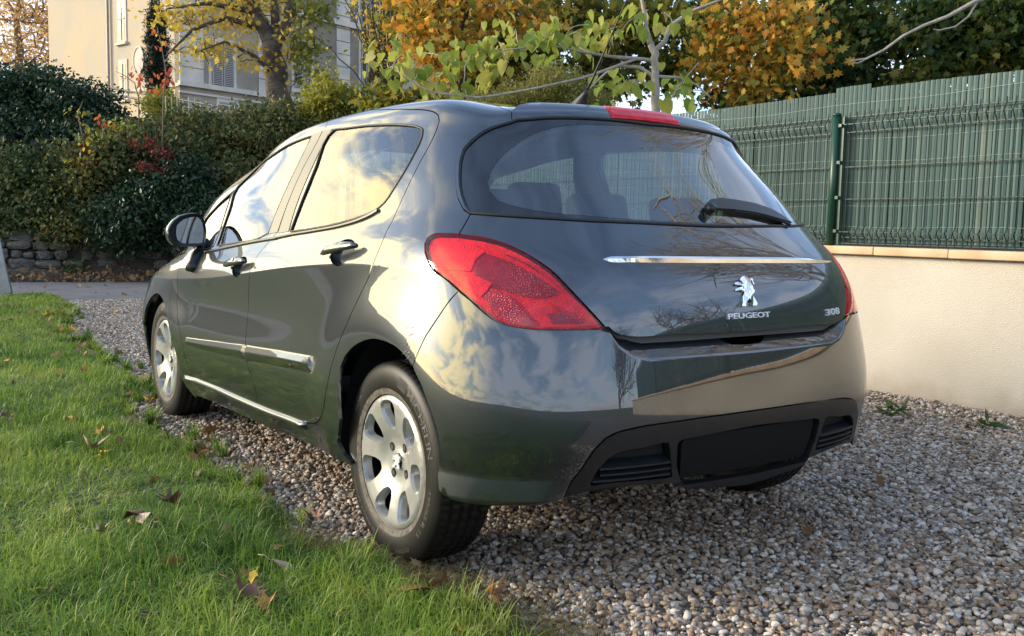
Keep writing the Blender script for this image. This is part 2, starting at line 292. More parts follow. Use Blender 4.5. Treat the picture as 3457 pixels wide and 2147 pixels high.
BODY=Body()
OUT={
 'rear_door':[(7.1,8.85),(6.964,8.822),(6.9,8.825),(6.775,8.9),(6.714,8.917),(6.648,8.922),(6.513,8.909),(6.381,8.88),(6.315,8.86),(6.252,8.832),(5.947,8.649),(5.824,8.596),(5.703,8.554),(5.518,8.501),(5.267,8.443),(4.863,8.376),(4.638,8.324),(4.566,8.292),(4.498,8.248),(4.444,8.192),(4.4,8.051),(4.436,7.818),(4.49,7.624),(4.557,7.435),(4.709,7.073),(4.857,6.684),(4.958,6.377),(5.002,6.221),(5.051,6.008),(5.121,5.575),(5.145,5.351),(5.158,5.125),(5.198,4.083),(5.237,3.766),(5.413,3.1),(5.57,2.595),(5.626,2.351),(5.673,2.106),(5.782,1.387),(5.828,1.205),(5.875,1.098),(5.936,0.997),(5.989,0.926),(6.05,0.86),(6.12,0.807),(6.18,0.779),(6.241,0.755),(6.79,0.682),(6.917,0.67),(7.228,0.653),(7.163,0.843),(7.148,0.951),(7.213,1.51),(7.262,1.765),(7.286,1.973),(7.297,2.183),(7.307,2.815),(7.301,3.237),(7.289,3.448),(7.242,3.886),(7.212,4.367),(7.193,4.794),(7.158,5.195),(7.102,5.57),(7.041,5.88),(6.954,6.091),(6.93,6.285),(6.952,6.486),(6.991,6.691),(7.017,6.894),(7.03,7.158),(7.032,7.421),(7.01,7.658),(6.951,8.141),(6.945,8.385),(6.982,8.541),(7.041,8.696)],
 'front_door':[(9.975,6.65),(10.012,7.048),(10.016,7.247),(10.004,7.446),(9.977,7.643),(9.925,7.825),(9.859,7.949),(9.817,8.008),(9.718,8.118),(9.601,8.218),(9.402,8.35),(9.26,8.427),(9.04,8.524),(8.825,8.6),(8.702,8.631),(8.509,8.659),(8.115,8.692),(7.919,8.718),(7.525,8.775),(7.1,8.85),(6.982,8.541),(6.945,8.385),(6.951,8.141),(7.01,7.658),(7.032,7.421),(7.03,7.158),(7.017,6.894),(6.991,6.691),(6.952,6.486),(6.93,6.285),(6.954,6.091),(7.041,5.88),(7.102,5.57),(7.158,5.195),(7.193,4.794),(7.212,4.367),(7.242,3.886),(7.289,3.448),(7.301,3.237),(7.307,2.815),(7.297,2.183),(7.286,1.973),(7.262,1.765),(7.213,1.51),(7.148,0.951),(7.163,0.843),(7.228,0.653),(8.051,0.623),(8.918,0.536),(8.835,0.553),(8.809,0.691),(8.82,0.853),(8.848,1.087),(8.865,1.5),(8.885,1.743),(8.914,1.984),(9.034,2.585),(9.095,2.952),(9.106,3.166),(9.082,3.813),(9.094,4.026),(9.122,4.243),(9.163,4.457),(9.242,4.754),(9.293,4.898),(9.357,5.035),(9.409,5.121),(9.468,5.202),(9.871,5.686),(9.929,5.778),(9.99,5.964),(9.914,6.174),(9.933,6.419)],
 'rear_glass_side':[(6.693,6.025),(6.758,7.357),(6.821,7.802),(6.791,8.01),(6.713,8.154),(6.629,8.151),(6.533,8.125),(6.094,8.078),(5.475,7.978),(5.091,7.908),(5.029,7.893),(4.888,7.841),(4.825,7.795),(4.801,7.65),(4.824,7.462),(4.94,7.093),(5.012,6.912),(5.155,6.592),(5.205,6.462),(5.264,6.338),(5.33,6.247),(5.409,6.168),(5.472,6.124),(5.541,6.087),(5.683,6.026),(5.756,6.002),(5.905,5.966),(6.043,5.951),(6.253,5.953),(6.393,5.966),(6.671,6.009)],
 'front_glass_side':[(9.107,7.48),(9.179,7.756),(9.196,7.991),(9.173,8.029),(9.138,8.059),(9.093,8.082),(8.976,8.109),(8.835,8.117),(8.374,8.103),(8.12,8.111),(7.682,8.111),(7.201,8.125),(7.211,7.63),(7.208,7.147),(7.193,6.703),(7.155,6.113),(7.338,6.021),(7.401,6.005),(7.533,5.998),(7.874,6.03),(8.528,6.045),(8.535,6.279),(8.564,6.707),(8.601,6.894),(8.639,6.979),(8.69,7.057),(8.751,7.131),(9.04,7.408)],
 'quarter_light':[(9.062,7.358),(9.17,7.18),(9.306,6.936),(9.443,6.779),(9.502,6.696),(9.578,6.483),(9.426,6.215),(9.368,6.134),(9.298,6.067),(9.227,6.02),(9.149,5.98),(9.069,5.954),(8.992,5.948),(8.834,5.967),(8.766,5.985),(8.632,6.035),(8.621,6.466),(8.643,6.677),(8.684,6.835),(8.743,6.986),(8.794,7.068),(8.856,7.143),(8.995,7.285)],
 'pillar_trim_front':[(7.198,8.18),(6.967,8.195),(6.982,7.895),(7.032,7.421),(7.03,7.158),(7.004,6.689),(6.95,6.076),(7.138,6.09),(7.171,6.493),(7.19,6.91),(7.2,7.38),(7.199,7.98)],
 'pillar_trim_rear':[(6.95,8.203),(6.749,8.194),(6.81,7.893),(6.827,7.642),(6.827,7.389),(6.822,7.111),(6.809,6.833),(6.792,6.631),(6.725,6.025),(6.922,6.04),(6.99,6.678),(7.02,7.155),(7.021,7.419),(6.971,7.893)],
 'seal_rear':[(6.731,8.176),(6.766,7.924),(6.793,7.655),(6.807,7.384),(6.808,7.108),(6.788,6.628),(6.735,6.02),(6.685,6.024),(6.741,6.621),(6.752,6.82),(6.755,7.096),(6.749,7.372),(6.734,7.641),(6.707,7.909),(6.676,8.122)],
 'roof_half':[(2.456,8.68),(2.803,9.054),(2.931,9.158),(3.0,9.2),(3.111,9.248),(3.291,9.298),(3.661,9.358),(3.847,9.371),(4.035,9.371),(4.6,9.35),(7.14,9.353),(8.161,9.343),(8.522,9.334),(8.881,9.312),(9.181,9.278),(9.481,9.23),(10.2,9.1),(14.0,9.1)],
 'wind_half':[(14.0,6.3),(12.0,6.3),(10.85,6.35),(10.44,6.178),(10.5,6.2),(10.584,6.268),(10.652,6.37),(10.706,6.486),(10.75,6.6),(10.787,6.813),(10.77,7.039),(10.731,7.271),(10.7,7.5),(10.696,8.182),(10.668,8.399),(10.6,8.6),(10.556,8.677),(10.446,8.821),(10.259,9.029),(10.6,9.0),(14.0,9.0)],
 'body_side':[(4.239,2.65),(4.404,2.759),(4.473,2.8),(4.545,2.832),(4.62,2.855),(4.777,2.878),(4.905,2.879),(4.968,2.872),(5.029,2.858),(5.116,2.822),(5.198,2.774),(5.276,2.715),(5.344,2.646),(5.433,2.512),(5.497,2.324),(5.532,2.088),(5.543,1.871),(5.552,1.293),(5.593,0.987),(5.662,0.698),(5.615,0.49),(5.52,0.364),(5.55,0.298),(5.597,0.267),(5.66,0.251),(5.734,0.246),(5.975,0.256),(6.564,0.209),(7.067,0.19),(8.387,0.127),(8.722,0.084),(8.786,0.085),(8.846,0.095),(8.902,0.117),(8.994,0.176),(9.059,0.252),(8.835,0.553),(8.918,0.536),(8.051,0.623),(7.533,0.639),(6.917,0.67),(6.241,0.755),(6.12,0.807),(6.05,0.86),(5.989,0.926),(5.936,0.997),(5.875,1.098),(5.828,1.205),(5.782,1.387),(5.673,2.106),(5.626,2.351),(5.57,2.595),(5.413,3.1),(5.237,3.766),(5.198,4.083),(5.158,5.125),(5.145,5.351),(5.121,5.575),(5.051,6.008),(5.002,6.221),(4.958,6.377),(4.857,6.684),(4.709,7.073),(4.557,7.435),(4.49,7.624),(4.436,7.818),(4.4,8.051),(4.444,8.192),(4.498,8.248),(4.566,8.292),(4.638,8.324),(4.863,8.376),(5.267,8.443),(5.642,8.535),(5.824,8.596),(5.947,8.649),(6.191,8.798),(6.315,8.86),(6.445,8.895),(6.581,8.919),(6.648,8.922),(6.714,8.917),(6.775,8.9),(6.9,8.825),(6.964,8.822),(7.1,8.85),(7.525,8.775),(8.05,8.7),(8.638,8.643),(8.825,8.6),(9.04,8.524),(9.187,8.462),(9.332,8.39),(9.471,8.308),(9.601,8.218),(9.718,8.118),(9.817,8.008),(9.859,7.949),(9.925,7.825),(9.977,7.643),(10.004,7.446),(10.016,7.247),(10.012,7.048),(9.975,6.65),(10.031,6.314),(10.1,6.2),(10.153,6.176),(10.22,6.162),(10.294,6.158),(10.369,6.164),(10.44,6.178),(10.5,6.2),(10.584,6.268),(10.652,6.37),(10.706,6.486),(10.75,6.6),(10.787,6.813),(10.77,7.039),(10.731,7.271),(10.7,7.5),(10.696,8.182),(10.668,8.399),(10.6,8.6),(10.556,8.677),(10.446,8.821),(10.2,9.1),(9.361,9.25),(9.121,9.286),(8.881,9.312),(8.522,9.334),(8.101,9.344),(7.08,9.354),(4.6,9.35),(4.035,9.371),(3.847,9.371),(3.6,9.35),(3.352,9.31),(3.229,9.284),(3.111,9.248),(3.0,9.2),(2.931,9.158),(2.865,9.109),(2.744,8.994),(2.456,8.68),(2.866,8.252),(3.528,7.627),(3.677,7.436),(3.745,7.308),(3.79,7.057),(3.773,6.725),(3.754,6.53),(3.717,6.338),(3.622,6.093),(3.51,5.987),(3.699,5.437),(3.852,5.408),(4.073,5.353),(4.143,5.329),(4.205,5.294),(4.284,5.225),(4.345,5.141),(4.399,4.912),(4.378,4.633),(4.302,4.395),(4.25,4.274),(4.177,4.17),(4.124,4.134),(3.931,4.059),(3.663,3.915),(3.786,3.704),(4.03,3.229),(4.097,3.087),(4.154,2.908)],
 'tail_lamp':[(3.699,5.437),(3.436,5.445),(3.305,5.438),(3.12,5.403),(2.984,5.352),(2.84,5.267),(2.704,5.154),(2.579,5.019),(2.465,4.863),(2.405,4.756),(2.179,4.265),(1.896,3.683),(1.892,3.642),(2.408,3.537),(2.613,3.508),(2.764,3.503),(2.897,3.514),(2.962,3.526),(3.049,3.554),(3.131,3.591),(3.464,3.821),(3.663,3.915),(3.931,4.059),(4.124,4.134),(4.177,4.17),(4.25,4.274),(4.302,4.395),(4.378,4.633),(4.399,4.912),(4.345,5.141),(4.284,5.225),(4.205,5.294),(4.143,5.329),(4.0,5.372),(3.776,5.422)],
 'front_fender':[(9.664,5.436),(9.468,5.202),(9.409,5.121),(9.357,5.035),(9.293,4.898),(9.242,4.754),(9.199,4.606),(9.163,4.457),(9.122,4.243),(9.094,4.026),(9.082,3.813),(9.106,3.166),(9.095,2.952),(9.034,2.585),(8.914,1.984),(8.885,1.743),(8.865,1.5),(8.848,1.087),(8.82,0.853),(8.809,0.691),(8.835,0.553),(8.855,0.003),(9.129,0.377),(9.116,0.714),(9.12,0.889),(9.149,1.252),(9.205,1.629),(9.244,1.821),(9.345,2.215),(9.407,2.411),(9.476,2.599),(9.55,2.771),(9.63,2.92),(9.713,3.043),(9.799,3.139),(9.885,3.207),(9.971,3.247),(10.053,3.257),(10.133,3.239),(10.209,3.191),(10.282,3.112),(10.35,3.001),(10.416,2.856),(10.478,2.679),(10.594,2.265),(10.737,1.666),(11.35,2.2),(11.6,3.4),(12.2,4.0),(12.0,4.35),(11.5,4.75),(10.8,5.1),(10.2,5.45),(9.8,5.7)],
 'bonnet_half':[(9.85,5.72),(10.25,5.47),(10.85,5.12),(11.55,4.77),(12.05,4.37),(13.0,4.2),(14.0,4.15),(14.0,5.85),(11.0,5.85),(10.1,5.95)],
 'front_bumper_half':[(14.0,4.1),(13.0,4.15),(12.25,3.98),(11.65,3.38),(11.4,2.2),(10.774,1.481),(10.829,1.108),(10.861,0.716),(10.867,0.308),(10.859,0.106),(11.6,0.15),(14.0,0.15)],
 'spoiler_half':[(2.453,8.191),(2.402,8.236),(2.349,8.262),(2.289,8.275),(2.097,8.288),(1.844,8.318),(1.657,8.331),(0.677,8.344),(0.335,8.331),(0.0,8.303),(0.0,9.14),(1.375,9.135),(1.767,9.116),(2.022,9.08),(2.142,9.051),(2.2,9.03),(2.28,8.995),(2.35,8.95),(2.415,8.825),(2.456,8.68)],
 'spoiler_side':[(3.51,5.987),(3.622,6.093),(3.717,6.338),(3.754,6.53),(3.773,6.725),(3.79,7.057),(3.745,7.308),(3.677,7.436),(3.528,7.627),(2.866,8.252),(2.456,8.68),(2.453,8.191),(2.851,8.026),(2.98,7.956),(3.107,7.876),(3.289,7.741),(3.466,7.58),(3.588,7.449),(3.633,7.376),(3.694,7.142),(3.707,6.852),(3.697,6.639),(3.665,6.429),(3.587,6.166)],
 'rear_window_half':[(0.0,6.018),(0.965,6.026),(2.257,6.046),(3.15,6.024),(3.51,6.024),(3.587,6.166),(3.665,6.429),(3.697,6.639),(3.707,6.852),(3.694,7.142),(3.633,7.376),(3.588,7.449),(3.53,7.517),(3.289,7.741),(3.169,7.833),(3.044,7.917),(2.851,8.026),(2.453,8.191),(2.402,8.236),(2.349,8.262),(2.289,8.275),(2.097,8.288),(1.78,8.324),(1.534,8.334),(0.609,8.342),(0.266,8.327),(0.0,8.303)],
 'rear_clear_half':[(0.0,6.111),(0.459,6.105),(0.765,6.11),(1.803,6.167),(2.23,6.177),(2.565,6.212),(2.7,6.241),(2.897,6.295),(2.959,6.32),(3.016,6.352),(3.064,6.392),(3.161,6.543),(3.176,6.707),(3.102,6.935),(3.049,7.032),(2.986,7.123),(2.865,7.268),(2.688,7.427),(2.435,7.615),(2.238,7.745),(2.032,7.856),(1.897,7.911),(1.687,7.978),(1.497,8.027),(1.256,8.074),(1.013,8.104),(0.645,8.124),(0.198,8.17),(0.0,8.181)],
 'tailgate_half':[(0.0,5.977),(2.262,6.019),(3.024,5.997),(3.365,6.003),(3.51,5.987),(3.699,5.437),(3.37,5.443),(3.243,5.429),(3.12,5.403),(2.984,5.352),(2.91,5.312),(2.77,5.213),(2.704,5.154),(2.579,5.019),(2.519,4.942),(2.465,4.863),(2.405,4.756),(2.179,4.265),(1.896,3.683),(1.863,3.693),(1.796,3.58),(1.72,3.5),(1.622,3.463),(1.558,3.447),(1.493,3.44),(1.36,3.443),(1.157,3.466),(1.022,3.472),(0.455,3.435),(0.0,3.424)],
 'rear_bumper_half':[(3.663,3.915),(3.464,3.821),(3.131,3.591),(3.049,3.554),(2.962,3.526),(2.897,3.514),(2.688,3.503),(2.537,3.516),(1.957,3.628),(1.877,3.579),(1.83,3.561),(1.715,3.444),(1.553,3.409),(1.421,3.403),(1.02,3.424),(0.392,3.386),(0.34,3.287),(0.288,3.209),(0.214,3.125),(0.0,3.106),(0.0,1.979),(0.747,1.979),(1.309,1.962),(1.434,1.954),(1.559,1.937),(1.694,1.908),(1.765,1.884),(1.877,1.811),(1.985,1.644),(2.039,1.506),(2.202,1.016),(2.265,0.676),(2.34,0.616),(2.418,0.564),(2.48,0.542),(2.545,0.531),(2.819,0.519),(2.961,0.515),(3.166,0.521),(3.356,0.538),(3.579,0.569),(3.768,0.734),(3.817,0.988),(3.794,1.22),(3.745,1.498),(3.759,1.713),(3.811,1.924),(3.857,2.044),(3.915,2.161),(4.058,2.422),(4.197,2.581),(4.239,2.65),(4.097,3.087),(3.844,3.593),(3.725,3.81)],
 'lower_trim_half':[(2.265,0.676),(2.202,1.016),(2.039,1.506),(1.985,1.644),(1.877,1.811),(1.765,1.884),(1.694,1.908),(1.497,1.947),(1.309,1.962),(0.747,1.979),(0.0,1.979),(0.0,0.401),(0.301,0.457),(0.682,0.556),(0.772,0.575),(0.854,0.608),(0.905,0.663),(0.945,0.765),(0.997,0.794),(1.068,0.795),(1.223,0.784),(1.565,0.846),(1.701,0.852),(1.847,0.833),(1.99,0.796),(2.06,0.767),(2.196,0.695)],
 'vent':[(1.996,0.963),(1.976,1.084),(1.931,1.271),(1.85,1.441),(1.756,1.546),(1.641,1.582),(1.462,1.597),(1.299,1.635),(1.225,1.646),(1.172,1.628),(1.137,1.421),(1.076,0.961),(1.15,0.944),(1.307,0.945),(1.561,0.97),(1.786,0.975),(1.859,0.965),(1.965,0.934)],
 '_strip1top':[(8.754,1.742),(7.984,1.987),(7.283,2.165)],
 '_strip1bot':[(8.745,1.482),(7.995,1.623),(7.267,1.753)],
 '_strip2top':[(7.252,2.164),(6.574,2.289),(6.012,2.357),(5.919,2.334)],
 '_strip2bot':[(7.246,1.748),(6.561,1.922),(5.99,2.038)],
 '_handleR':[(5.884,4.377),(5.682,4.481),(5.452,4.608)],
 '_cupR':[(5.747,5.065),(5.622,3.962),(5.819,4.477),(5.538,4.453)],
 '_handleF':[(7.77,4.581),(7.522,4.587),(7.315,4.624)],
 '_cupF':[(7.534,5.141),(7.519,3.924),(7.661,4.456),(7.382,4.444)],
 '_chrome':[(1.805,5.176),(1.718,5.222),(0.633,5.217),(-1.356,5.178),(-2.198,5.051)],
 '_lion':[(0.117,4.642),(-0.065,4.806),(-0.188,4.61),(0.134,4.146),(-0.151,4.162)],
 '_peug':[(0.33,3.854),(0.321,3.987),(-0.351,3.946),(-0.336,3.803)],
 '_308':[(-1.35,3.724),(-1.393,3.93),(-1.683,3.886)],
 '_antenna':[(0.975,9.275)],
 '_wiperpivot':[(-0.167,6.509)],
 '_mirrorbase':[(8.77,4.873),(8.552,4.815),(10.026,5.845),(8.851,5.932)],
 'lion':[(0.022,4.73),(-0.027,4.784),(-0.078,4.803),(-0.12,4.786),(-0.143,4.738),(-0.171,4.756),(-0.195,4.732),(-0.186,4.676),(-0.197,4.62),(-0.179,4.62),(-0.171,4.66),(-0.171,4.708),(-0.154,4.701),(-0.147,4.661),(-0.151,4.605),(-0.149,4.541),(-0.167,4.5),(-0.153,4.451),(-0.123,4.416),(-0.12,4.37),(-0.143,4.302),(-0.158,4.214),(-0.15,4.161),(-0.13,4.141),(-0.047,4.146),(-0.051,4.185),(-0.076,4.219),(-0.046,4.324),(0.009,4.242),(0.028,4.191),(0.033,4.141),(0.137,4.136),(0.131,4.198),(0.098,4.227),(0.073,4.263),(0.052,4.362),(0.017,4.426),(0.001,4.474),(0.041,4.505),(0.076,4.502),(0.135,4.494),(0.13,4.529),(0.087,4.558),(0.027,4.569),(0.003,4.571),(0.042,4.604),(0.08,4.614),(0.114,4.639),(0.106,4.662),(0.063,4.684),(0.021,4.667),(-0.011,4.634),(-0.029,4.633),(-0.023,4.657),(-0.006,4.682),(-0.015,4.697),(0.011,4.706)],
 'chromeT':[(1.809,5.18),(1.759,5.212),(1.702,5.232),(1.642,5.239),(1.452,5.235),(1.134,5.243),(0.122,5.236),(-0.808,5.217),(-1.114,5.202),(-1.421,5.175),(-1.67,5.142),(-2.228,5.051)],
 'chromeB':[(1.81,5.176),(1.765,5.133),(1.704,5.108),(1.633,5.106),(1.487,5.116),(1.236,5.108),(-0.63,5.085),(-1.355,5.07),(-2.212,5.043)],
 'wiperT':[(-0.099,6.516),(-0.218,6.619),(-0.413,6.671),(-0.673,6.646),(-1.051,6.572),(-1.358,6.43),(-1.571,6.258),(-1.689,6.059)],
 'wiperB':[(-0.064,6.417),(-0.133,6.396),(-0.281,6.404),(-0.531,6.389),(-0.888,6.327),(-1.194,6.228),(-1.453,6.137),(-1.65,6.04)],
 'beltF':[(8.808,5.894),(8.329,5.961),(8.087,5.982),(7.843,5.992),(7.595,5.992),(7.347,5.98),(6.908,5.929)],
 'beltR':[(6.912,5.946),(6.638,5.947),(6.31,5.91),(6.117,5.9),(5.99,5.9),(5.866,5.915),(5.718,5.959),(5.646,5.99),(5.578,6.026),(5.489,6.084),(5.407,6.151),(5.338,6.218),(5.276,6.292),(5.217,6.377)],
 'sillstep':[(8.996,0.503),(8.118,0.595),(7.931,0.606),(7.357,0.621),(6.986,0.638),(6.796,0.656),(6.536,0.691),(6.24,0.714)],
 'crease':[(0.0,0.0)],
}

OUT={k:np.array(v,float) for k,v in OUT.items()}
mir=lambda P:(np.asarray(P)*[-1,1])[::-1]
def half(P,cw=None):
    """closed outline from a half outline that starts and ends on u=0 (left side)"""
    P=np.asarray(P,float); z=np.abs(P[:,0])<1e-3; k=[i for i in range(len(P)) if z[i] and z[i-1]]
    if k: P=np.roll(P,-k[0],0)
    return np.concatenate([P,(P*[-1,1])[::-1][1:-1]])
def half14(P):
    """same for the seam at u=14 (front centre)"""
    P=np.asarray(P,float); Q=P.copy(); Q[:,0]=28-Q[:,0]; return np.concatenate([P,Q[::-1][1:-1]])
def area(P): x,y=P[:,0],P[:,1]; return .5*(x@np.roll(y,-1)-y@np.roll(x,-1))
def dens(P,step):
    out=[]
    for a,b in zip(P,np.roll(P,-1,0)):
        k=max(1,int(np.hypot((b-a)[0],(b-a)[1]*.3)/step)); out+=[a+(b-a)*t/k for t in range(k)]
    return np.array(out)
def inside(Q,P):
    c=np.zeros(len(Q),bool); n=len(P)
    for i in range(n):
        a,b=P[i],P[(i+1)%n]
        if a[1]==b[1]: continue
        m=((a[1]>Q[:,1])!=(b[1]>Q[:,1]))&(Q[:,0]<(b[0]-a[0])*(Q[:,1]-a[1])/(b[1]-a[1])+a[0]); c^=m
    return c
def bdist(Q,P,vs=.3):
    d=np.full(len(Q),1e9); S=np.array([1,vs])
    for a,b in zip(P*S,np.roll(P,-1,0)*S):
        ab=b-a; t=np.clip(((Q*S-a)@ab)/(ab@ab+1e-12),0,1); d=np.minimum(d,np.hypot(*(Q*S-a-t[:,None]*ab).T))
    return d
VMAX=10.99
def surf(u,v,df=None):
    v=np.clip(v,0,VMAX); p=BODY.P(u,v)
    if df is not None:
        d=df(np.asarray(u,float),np.asarray(v,float)); 
        if np.any(d): p=p+BODY.N(u,v)*np.asarray(d)[:,None]
    return p
def snorm(u,v,df=None,h=3e-3):
    a=surf(u+h,v,df)-surf(u-h,v,df); lo=np.maximum(v-h,0); hi=np.minimum(v+h,VMAX)
    b=surf(u,hi,df)-surf(u,lo,df); n=np.cross(b,a); return n/(np.linalg.norm(n,axis=1,keepdims=True)+1e-12)
def patch(name,poly,m,parent=None,holes=(),off=0.,gap=.002,rim=.012,du=.11,df=None,extra=None):
    poly=dens(np.asarray(poly,float),du*.6)
    if area(poly)<0: poly=poly[::-1]
    loops=[poly]
    for h in holes:
        h=dens(np.asarray(h,float),du*.6); loops.append(h if area(h)<0 else h[::-1])
    if off: 
        df0=df; df=(lambda u,v:off+(df0(u,v) if df0 else 0)+0*u)
    ins=[]
    for P in loops:
        if gap:
            X=surf(P[:,0],P[:,1],df); N=snorm(P[:,0],P[:,1],df)
            T=np.roll(X,-1,0)-np.roll(X,1,0); T/=np.linalg.norm(T,axis=1,keepdims=True)+1e-12
            D=np.cross(T,N)          # chart (u,v)->(left side: u forward, v up): material lies to the left of the path
            h=1e-3; Xu=(surf(P[:,0]+h,P[:,1],df)-X)/h; Xv=(surf(P[:,0],P[:,1]+h*(1 if True else 1),df)-surf(P[:,0],P[:,1]-h,df))/(2*h)
            Q=P.copy()
            for i in range(len(P)):
                A=np.stack([Xu[i],Xv[i]],1)
                s,_,_,_=np.linalg.lstsq(A,D[i]*gap,rcond=None); 
                c=np.array([-(np.roll(P,-1,0)-np.roll(P,1,0))[i][1],(np.roll(P,-1,0)-np.roll(P,1,0))[i][0]])
                if s@c<0: s=-s
                if np.hypot(s[0],s[1]*.3)>.05: s*=.05/np.hypot(s[0],s[1]*.3)
                Q[i]+=s
            Q[:,1]=np.clip(Q[:,1],0,VMAX); P=Q
        ins.append(P)
    mn,mxx=ins[0].min(0),ins[0].max(0)
    gu=np.arange(mn[0]+du*.5,mxx[0],du); gv=np.arange(mn[1]+du,mxx[1],du*1.8)
    G=np.stack(np.meshgrid(gu,gv),-1).reshape(-1,2)
    if len(G):
        k=inside(G,ins[0])
        for P in ins[1:]: k&=~inside(G,P)
        G=G[k]
        for P in ins: 
            if len(G): G=G[bdist(G,P)>du*.38]
    # rows of points along creases, so that a crease stays a clean line
    uu=np.arange(mn[0],mxx[0],du*.35); E_=[]
    for d_ in (-.05,0.,.05):
        E_.append(np.stack([uu,np.full(len(uu),4.)+d_],1))
        if extra is not None: E_.append(np.stack([uu,np.interp(np.abs(uu),extra[:,0],extra[:,1])+d_*.8],1))
    E_=np.concatenate(E_)
    if extra is None and mn[0]<3.2: E_=E_[np.abs(E_[:,0])>3.2]
    k=inside(E_,ins[0])
    for P in ins[1:]: k&=~inside(E_,P)
    E_=E_[k]
    for P in ins:
        if len(E_): E_=E_[bdist(E_,P)>.004]
    if len(E_):
        if len(G): G=G[np.array([np.min(np.hypot(E_[:,0]-a,(E_[:,1]-b_)*.3))>.012 for a,b_ in G])] if len(G) else G
        G=np.concatenate([G,E_]) if len(G) else E_
    S=np.array([1,.3]); allp=[];edges=[];k=0
    for P in ins:
        n=len(P); allp.append(P); edges+=[(k+i,k+(i+1)%n) for i in range(n)]; k+=n
    if len(G): allp.append(G)
    A=np.concatenate(allp)
    vo,_,fo,_,_,_=delaunay_2d_cdt([Vector(a) for a in (A*S).tolist()],edges,[],0,1e-7)
    vo=np.array([tuple(x) for x in vo])/S; fo=[f for f in fo]
    C=np.array([vo[list(f)].mean(0) for f in fo]); ok=inside(C,ins[0])
    for P in ins[1:]: ok&=~inside(C,P)
    fo=[f for f,o_ in zip(fo,ok) if o_]
    X=surf(vo[:,0],vo[:,1],df); N=snorm(vo[:,0],vo[:,1],df)
    F=[]
    for f in fo:
        a,b,c=X[f[0]],X[f[1]],X[f[2]]
        F.append(tuple(f) if np.cross(b-a,c-a)@N[f[0]]>0 else tuple(f)[::-1])
    nmain=len(F); V=list(map(tuple,X)); nv=[N[i] for f in F for i in f]
    if rim:
        for P in ins:
            n=len(P); XX=surf(P[:,0],P[:,1],df); NN=snorm(P[:,0],P[:,1],df); k=len(V)
            V+=list(map(tuple,XX))+list(map(tuple,XX-NN*rim))
            for i in range(n):
                j=(i+1)%n; F.append((k+j,k+i,k+n+i,k+n+j))
    me=bpy.data.meshes.new(name); me.from_pydata([tuple(map(float,v)) for v in V],[],F); me.materials.append(m)
    sm=np.zeros(len(F),bool); sm[:nmain]=True; me.polygons.foreach_set('use_smooth',sm)
    nl=sum(len(f) for f in F[nmain:]); 
    me.normals_split_custom_set([tuple(map(float,x)) for x in nv]+[(0,0,0)]*nl)
    return link(name,me,parent)
def ribbon(name,A,B,prof,m,parent=None,n=40,taper=0.,smooth=False,df=None):
    """strip between chart curves A and B with height profile [(t,h)..]"""
    def rs(P):
        P=np.asarray(P,float); d=np.r_[0,np.cumsum(np.hypot(np.diff(P[:,0]),np.diff(P[:,1])*.3))]; s=np.linspace(0,d[-1],n)
        return np.stack([np.interp(s,d,P[:,0]),np.interp(s,d,P[:,1])],1)
    A=rs(A);B=rs(B);s=np.linspace(0,1,n); e=np.clip(np.minimum(s,1-s)/max(taper,1e-9),0,1)**.5 if taper else np.ones(n)
    V=[];k=len(prof)
    rows=[]
    for t,h in prof:
        Q=A*(1-t)+B*t; rows.append(surf(Q[:,0],Q[:,1],df)+BODY.N(Q[:,0],np.clip(Q[:,1],0,10.9))*(h*e)[:,None])
    V=np.stack(rows,1).reshape(-1,3)
    F=[(i*k+j,i*k+j+1,(i+1)*k+j+1,(i+1)*k+j) for i in range(n-1) for j in range(k-1)]
    F+=[tuple(range(k)),tuple((n-1)*k+j for j in range(k))[::-1]]
    o=obj(name,V,F,m,parent,smooth); fix(o); return o
def fix(o):
    bm=bmesh.new(); bm.from_mesh(o.data); bmesh.ops.recalc_face_normals(bm,faces=bm.faces); bm.to_mesh(o.data); bm.free()
# ------------------------------------------------------------------ ground, lawn, drive, road
def vnoise(x,y,sc,seed=0):
    """cheap smooth value noise"""
    x=np.asarray(x)*sc+seed*17.3; y=np.asarray(y)*sc+seed*9.1
    xi=np.floor(x).astype(int); yi=np.floor(y).astype(int); fx=x-xi; fy=y-yi; fx=fx*fx*(3-2*fx); fy=fy*fy*(3-2*fy)
    h=lambda a,b:(np.sin(a*127.1+b*311.7+seed*74.7)*43758.5453)%1.
    return (h(xi,yi)*(1-fx)+h(xi+1,yi)*fx)*(1-fy)+(h(xi,yi+1)*(1-fx)+h(xi+1,yi+1)*fx)*fy
SOIL=mat('soil',(.07,.09,.035),.95,noise=(3,(.11,.10,.05)))
tag(obj('ground',[(-300,-300,-.06),(300,-300,-.06),(300,300,-.06),(-300,300,-.06)],[(0,1,2,3)],SOIL),kind='structure')
# lawn edge: x of the lawn boundary for a given y
EY=np.array([-6,-1.6,-.9,-.55,-.3,0,.3,.6,1.25,1.8,2.65,3.4,4.6,5.6,6.3,7.1,7.9,9,10,11.2])
EX=np.array([-.4,-.80,-.90,-.90,-.89,-.97,-1.04,-.97,-.95,-.97,-1.05,-.74,-.72,-.72,-.70,-.62,-.43,-.30,-.15,-.02])
edge=lambda y:np.interp(y,EY,EX)+.10*(vnoise(y,y*0,3.1,3)-.5)+.05*(vnoise(y,y*0,9,5)-.5)
def grid(name,x0,x1,y0,y1,nx,ny,zf,m):
    X,Y=np.meshgrid(np.linspace(x0,x1,nx),np.linspace(y0,y1,ny)); Z=zf(X,Y)
    V=np.stack([X,Y,Z],-1).reshape(-1,3); i=np.arange(nx*ny).reshape(ny,nx)
    F=np.stack([i[:-1,:-1],i[:-1,1:],i[1:,1:],i[1:,:-1]],-1).reshape(-1,4)
    return obj(name,V,F,m,None,True)
